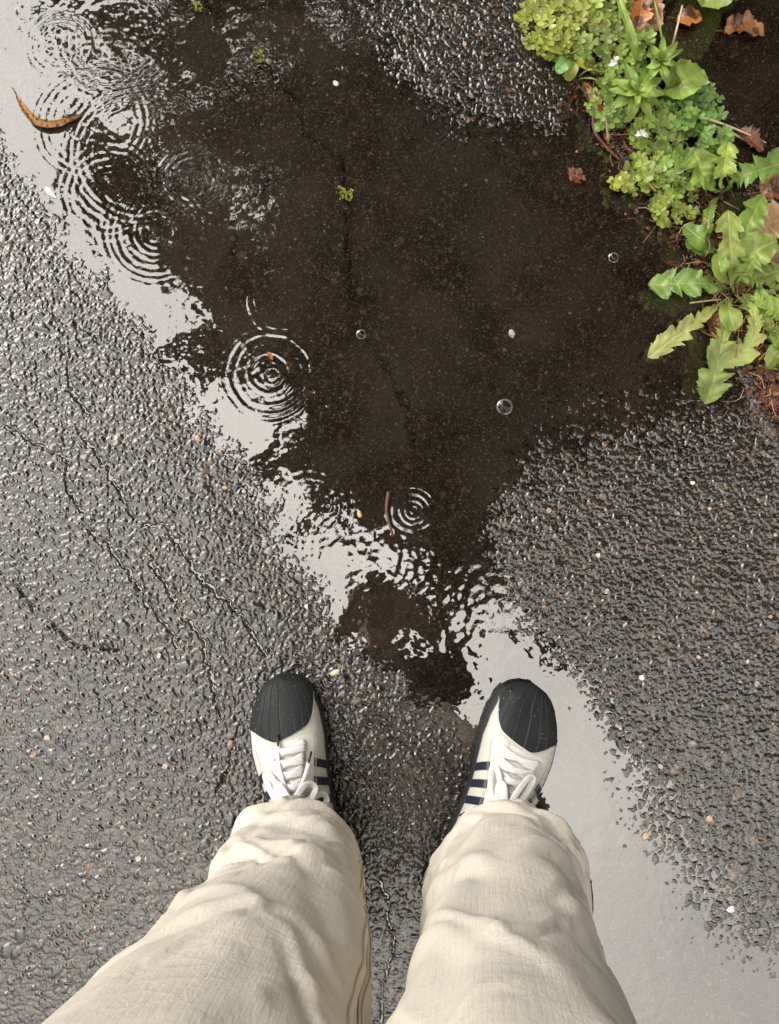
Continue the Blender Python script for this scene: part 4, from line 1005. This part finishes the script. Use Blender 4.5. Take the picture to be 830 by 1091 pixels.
for s_, foot in ((-1, (-.125, -.36)), (1, (.14, -.37))):
    b = len(V); V += [(bx + s_ * .09, -.38, .84), ((bx + s_ * .09 + foot[0]) / 2, -.365, .46), (foot[0], foot[1] - .01, .10), (foot[0], foot[1] + .05, .045)]
    Rr += [.085, .055, .036, .026]; E += [(0, b), (b, b + 1), (b + 1, b + 2), (b + 2, b + 3)]
for s_ in (-1, 1):
    b = len(V); pc = -.0175
    V += [(bx + s_ * .16, -.29, 1.33), (bx + s_ * .235, -.30, 1.10), (pc + s_ * .105, -.135, 1.125), (pc + s_ * .075, -.08, 1.135), (pc + s_ * .066, -.055, 1.135)]
    Rr += [.052, .040, .027, (.028, .016), (.024, .014)]; E += [(3, b)] + [(b + i, b + i + 1) for i in range(4)]
    for q in range(4):      # fingers curl under the phone's edge
        c = len(V); fy = -.085 + q * .019; ln = (.9, 1.0, .95, .8)[q]
        V += [(pc + s_ * .060, fy, 1.124), (pc + s_ * (.060 - .016 * ln), fy + .006, 1.112), (pc + s_ * (.060 - .034 * ln), fy + .009, 1.106)]
        Rr += [.0085, .0078, .0065]; E += [(b + 3, c), (c, c + 1), (c + 1, c + 2)]
    c = len(V); V += [(pc + s_ * .058, -.088, 1.152), (pc + s_ * .036, -.072, 1.152), (pc + s_ * .018, -.060, 1.142)]; Rr += [.011, .0095, .008]
    E += [(b + 2, c), (c, c + 1), (c + 1, c + 2)]
body = skin('body', V, E, Rr, M['skin'], person)
# face: nose, brow, lips, ears and eyes turned down to the phone
hc = np.array([bx, -.12, 1.50]); fd = np.array([0, .45, -.89]); fu = np.array([0, .89, .45])
def blob(acc, c, r, ax=(1, 1, 1)):
    th = np.linspace(.05, math.pi - .05, 8); ph = np.linspace(0, math.tau, 12, endpoint=False)
    acc.grid(np.stack([c[0] + r * ax[0] * np.sin(th)[:, None] * np.cos(ph), c[1] + r * ax[1] * np.sin(th)[:, None] * np.sin(ph), c[2] + r * ax[2] * np.cos(th)[:, None] * np.ones(12)], -1), closed=True)
a = Acc(); a.tube([hc + fd * .075 + fu * .02, hc + fd * .095 - fu * .01, hc + fd * .098 - fu * .022], [.007, .011, .012], 8); a.build('nose', M['skin'], person)
a = Acc(); blob(a, hc + fd * .083 - fu * .05, .02, (1, .35, .35)); a.build('mouth', simple('lip', (.45, .2, .17), .4), person)
for s_ in (-1, 1):
    a = Acc(); blob(a, hc + fd * .072 + fu * .012 + np.array([s_ * .030, 0, 0]), .013); a.build('eye', simple('eye_white', (.7, .68, .65), .2), person)
    a = Acc(); blob(a, hc + np.array([s_ * .08, -.01, -.01]), .028, (.3, .7, 1)); a.build('ear', M['skin'], person)
# hair cap and hood
th = np.linspace(.02, 1.75, 16); ph = np.linspace(0, math.tau, 32, endpoint=False)
back = -fd * .5 + fu * .87; back /= np.linalg.norm(back); e1_ = np.array([1., 0, 0]); e2_ = np.cross(back, e1_)
def dome(r, ax, c, wob_=0):
    q = np.sin(th)[:, None, None] * (np.cos(ph)[None, :, None] * e1_ * ax[0] + np.sin(ph)[None, :, None] * e2_ * ax[1]) + np.cos(th)[:, None, None] * back * ax[2]
    return c + r * q * (1 + wob_ * np.sin(ph * 7)[None, :, None] * np.sin(th)[:, None, None])
a = Acc(); a.grid(dome(.1, (.86, .98, 1), hc + back * .012, .01), closed=True); a.build('hair', M['hair'], person)
jv = [(bx, -.40, .66), (bx, -.385, .88), (bx, -.37, 1.06), (bx, -.335, 1.21), (bx, -.295, 1.335), (bx, -.245, 1.40)]
jr = [(.225, .150), (.205, .148), (.18, .14), (.17, .13), (.105, .09), (.075, .072)]
je = [(i, i + 1) for i in range(5)]
for s_ in (-1, 1):
    b = len(jv); pc = -.0175
    jv += [(bx + s_ * .17, -.29, 1.325), (bx + s_ * .245, -.305, 1.10), (pc + s_ * .125, -.155, 1.122)]; jr += [.072, .062, .046]; je += [(4, b), (b, b + 1), (b + 1, b + 2)]
jacket = skin('jacket', jv, je, jr, M['jacket'], person)
a = Acc(); a.grid(dome(.12, (.95, 1.05, 1.0), hc + back * .014 - fd * .012, .02), closed=True); a.build('hood', M['jacket'], jacket)
# phone
ph_ = empty('smartphone', (-.0175, -.058, H), 'dark smartphone held out in both hands above the puddle', 'phone')
def rbox(x0, x1, y0, y1, z0, z1, r=.009):
    pts = []
    for cx_, cy_, a0 in ((x1 - r, y1 - r, 0), (x0 + r, y1 - r, 90), (x0 + r, y0 + r, 180), (x1 - r, y0 + r, 270)):
        for q in range(7): t = R(a0 + q * 15); pts.append((cx_ + r * math.cos(t), cy_ + r * math.sin(t)))
    pts = np.array(pts); a = Acc(); c = pts.mean(0); rings = []
    for z, s in ((z0, .985), (z0 + .0015, 1), (z1 - .0015, 1), (z1, .985)): rings.append(np.c_[c + (pts - c) * s, np.full(len(pts), z)])
    a.grid(np.stack(rings), closed=True); k_ = len(pts); a.f.append(tuple(range(k_))[::-1]); a.f.append(tuple(range(3 * k_, 4 * k_))); return a
rbox(-.055, .020, -.131, .016, H + .012, H + .020).build('case', M['black'], ph_)
rbox(-.052, .017, -.128, .013, H + .0202, H + .0208, .007).build('screen', M['glass'], ph_)
a = rbox(-.016, .016, -.018, .012, H + .0095, H + .012, .006); a.build('lens_bump', M['glass'], ph_)

# ------------------------------------------------------------------ trees over the path (seen in the puddle)
def tree(base, zc, edge, label, n, seed, leafsize=.11, thick=2.2):
    """edge: radius of the crown by compass angle (deg, 0 = +x); leaves fill a lens-shaped crown in clumps"""
    rs = np.random.default_rng(seed); root = empty('tree', base, label, 'tree', 'trees over the path')
    ea = np.radians([e[0] for e in edge]); er = np.array([e[1] for e in edge])
    def rad(a):
        b_ = np.interp(np.mod(a, 2 * np.pi), np.r_[ea, ea[0] + 2 * np.pi], np.r_[er, er[0]])
        return b_ * (1 + .03 * np.sin(19 * a + seed) + .045 * np.sin(41 * a + 1.3) * (1 + .6 * np.sin(7 * a)) + .03 * np.sin(83 * a))
    nc = 1000; an = rs.random(nc) * 2 * np.pi; q = np.sqrt(rs.random(nc)); rr = q * rad(an)
    cxs, cys = base[0] + rr * np.cos(an), base[1] + rr * np.sin(an)
    czs = zc + (rs.random(nc) - .35) * thick * np.sqrt(np.clip(1 - q ** 2, .04, 1)) * 1.4
    i = rs.integers(0, nc, n); sg = np.where(q > .8, .07 + .09 * rs.random(nc), .17 + .14 * rs.random(nc))
    C = np.c_[cxs[i], cys[i], czs[i]] + rs.normal(size=(n, 3)) * sg[i][:, None] * np.array([1, 1, .7])
    ns = 190; sa_ = rs.random(ns) * 2 * np.pi; sl = .25 + .55 * rs.random(ns); kk = rs.integers(0, ns, n // 4); f_ = rs.random(n // 4)      # leafy twigs reaching past the rim
    bend = (rs.random(ns) - .5) * 1.6; rr_ = rad(sa_)[kk] - .15 + f_ * sl[kk]; aa_ = sa_[kk] + bend[kk] * f_ ** 2 * .12
    C[:n // 4] = np.c_[base[0] + rr_ * np.cos(aa_), base[1] + rr_ * np.sin(aa_), zc - .2 - f_ * .35 + rs.normal(size=n // 4) * .03] + rs.normal(size=(n // 4, 3)) * (.075 * (1.1 - f_))[:, None]
    d = rs.normal(size=(n, 3)); d[:, 2] = d[:, 2] * .5 - .25; d /= np.linalg.norm(d, axis=1)[:, None]
    e = np.cross(d, rs.normal(size=(n, 3)) + np.array([0, 0, 2.2])); e /= np.linalg.norm(e, axis=1)[:, None]
    s = leafsize * (.6 + .8 * rs.random(n))[:, None]
    Vv = np.stack([C - d * s * .6, C + e * s * .3, C + d * s * .6, C - e * s * .3], 1).reshape(-1, 3)
    Ff = np.arange(n * 4).reshape(n, 4); uvl = np.tile(np.array([[.5, 0], [1, .45], [.5, 1], [0, .45]]), (n, 1))
    tn = (.7 + .7 * rs.random(n))[:, None] * np.array([1, 1, 1]) * (1 + .25 * (rs.random((n, 3)) - .5))
    crown = mesh_obj('crown', Vv, Ff, M['crown'], root, smooth=False, uv=uvl, col=np.repeat(tn, 4, 0))
    a = Acc(); top_ = np.array([base[0] + .15, base[1] - .1, zc - .3])
    S = spline([np.array(base), np.array([base[0] + .1, base[1] + .05, zc * .45]), top_], 14); a.tube(S, np.linspace(.19, .10, 14), 12); tr = a.build('trunk', M['bark'], root)
    a = Acc()
    for q_ in range(11):
        j = rs.integers(0, nc); st = S[rs.integers(8, 14)]; e_ = np.array([cxs[j], cys[j], czs[j]]); a.tube(spline([st, (st + e_) / 2 + np.array([0, 0, .3]), e_], 9), np.linspace(.06, .012, 9), 7)
    a.build('limbs', M['bark'], root)
# crown outline of the near tree as compass radii around (2.3, 3.5): its rim runs just over the camera
tb0 = (2.3, 3.5)
rim = [(-1.9, 5.6), (-1.75, 4.4), (-1.8, 3.6), (-1.85, 2.75), (-1.3, 2.35), (-.95, 1.85), (-.5, 1.45), (-.42, .95), (-.1, .75), (.35, .42), (.5, .1), (.9, .05), (1.4, -.15), (2.3, -.45), (3.6, -.3), (5.0, .3), (6.2, 2), (6.6, 4), (5.8, 6.2), (3.5, 7.6), (1, 7.6), (-1, 7.0)]
edge = sorted([((math.degrees(math.atan2(y - tb0[1], x - tb0[0])) % 360), math.hypot(x - tb0[0], y - tb0[1])) for x, y in rim])
tree((tb0[0], tb0[1], 0), 5.3, edge, 'broad leafy tree whose crown hangs over the puddle', 165000, 3)
tree((8.5, 3.0, 0), 5.8, [(0, 3.2), (90, 3.4), (180, 3.0), (270, 3.0)], 'tree standing farther along to the right', 22000, 4, .15)
tree((-1.0, 11.5, 0), 6.2, [(0, 3.6), (90, 3.4), (180, 2.8), (270, 3.2)], 'tree standing farther ahead along the path', 22000, 5, .16)

# ------------------------------------------------------------------ daylight
SUN_EL, SUN_AZ = R(29), math.atan2(-.75, .65)          # azimuth from +Y toward +X
world = bpy.data.worlds.new('World'); sc.world = world; world.use_nodes = True
nt = world.node_tree; bg = nt.nodes['Background']
sky = N(nt, 'ShaderNodeTexSky', sky_type='NISHITA'); sky.sun_disc = False; sky.sun_elevation = SUN_EL; sky.sun_rotation = SUN_AZ
sky.air_density = 1.0; sky.dust_density = 2.0
hs = N(nt, 'ShaderNodeHueSaturation', Saturation=.06); nt.links.new(sky.outputs[0], hs.inputs['Color'])
tc = N(nt, 'ShaderNodeTexCoord'); cn = noise(nt, tc.outputs['Generated'], 3.4, 6)
cl = ramp(nt, cn.outputs[0], [(.35, (.84, .83, .81)), (.65, (1.16, 1.14, 1.10))])
# overcast layer: brightest overhead, dimmer toward the horizon
sz = N(nt, 'ShaderNodeSeparateXYZ'); nt.links.new(tc.outputs['Generated'], sz.inputs[0])
lum = N(nt, 'ShaderNodeMapRange', clamp=True); nt.links.new(math_(nt, 'POWER', math_(nt, 'MAXIMUM', sz.outputs[2], 0), 2.1), lum.inputs[0])
lum.inputs[1].default_value = 0; lum.inputs[2].default_value = 1; lum.inputs[3].default_value = .2; lum.inputs[4].default_value = 4.3
vm = N(nt, 'ShaderNodeVectorMath', operation='SCALE'); nt.links.new(mixc(nt, 1, mixc(nt, .62, hs.outputs[0], (2.32, 2.2, 2.04)), cl.outputs[0], 'MULTIPLY'), vm.inputs[0]); nt.links.new(lum.outputs[0], vm.inputs[3])
nt.links.new(vm.outputs[0], bg.inputs['Color'])
bg.inputs['Strength'].default_value = .15
sl = bpy.data.lights.new('sun', 'SUN'); so = bpy.data.objects.new('sun', sl); COL.objects.link(so)
sl.energy = .8; sl.angle = R(38); sl.color = (1, .95, .88)
sdir = Vector((math.sin(SUN_AZ) * math.cos(SUN_EL), math.cos(SUN_AZ) * math.cos(SUN_EL), math.sin(SUN_EL)))
so.rotation_euler = sdir.to_track_quat('Z', 'Y').to_euler(); so.location = sdir * 20
vs = sc.view_settings; vs.view_transform = 'Standard'; vs.look = 'None'; vs.gamma = 1; vs.use_curve_mapping = False; vs.exposure = 1.4
sc.cycles.max_bounces = 8; sc.cycles.transparent_max_bounces = 16; sc.cycles.caustics_reflective = False; sc.cycles.caustics_refractive = False
sc.cycles.use_denoising = True
sc.cycles.sample_clamp_indirect = 4
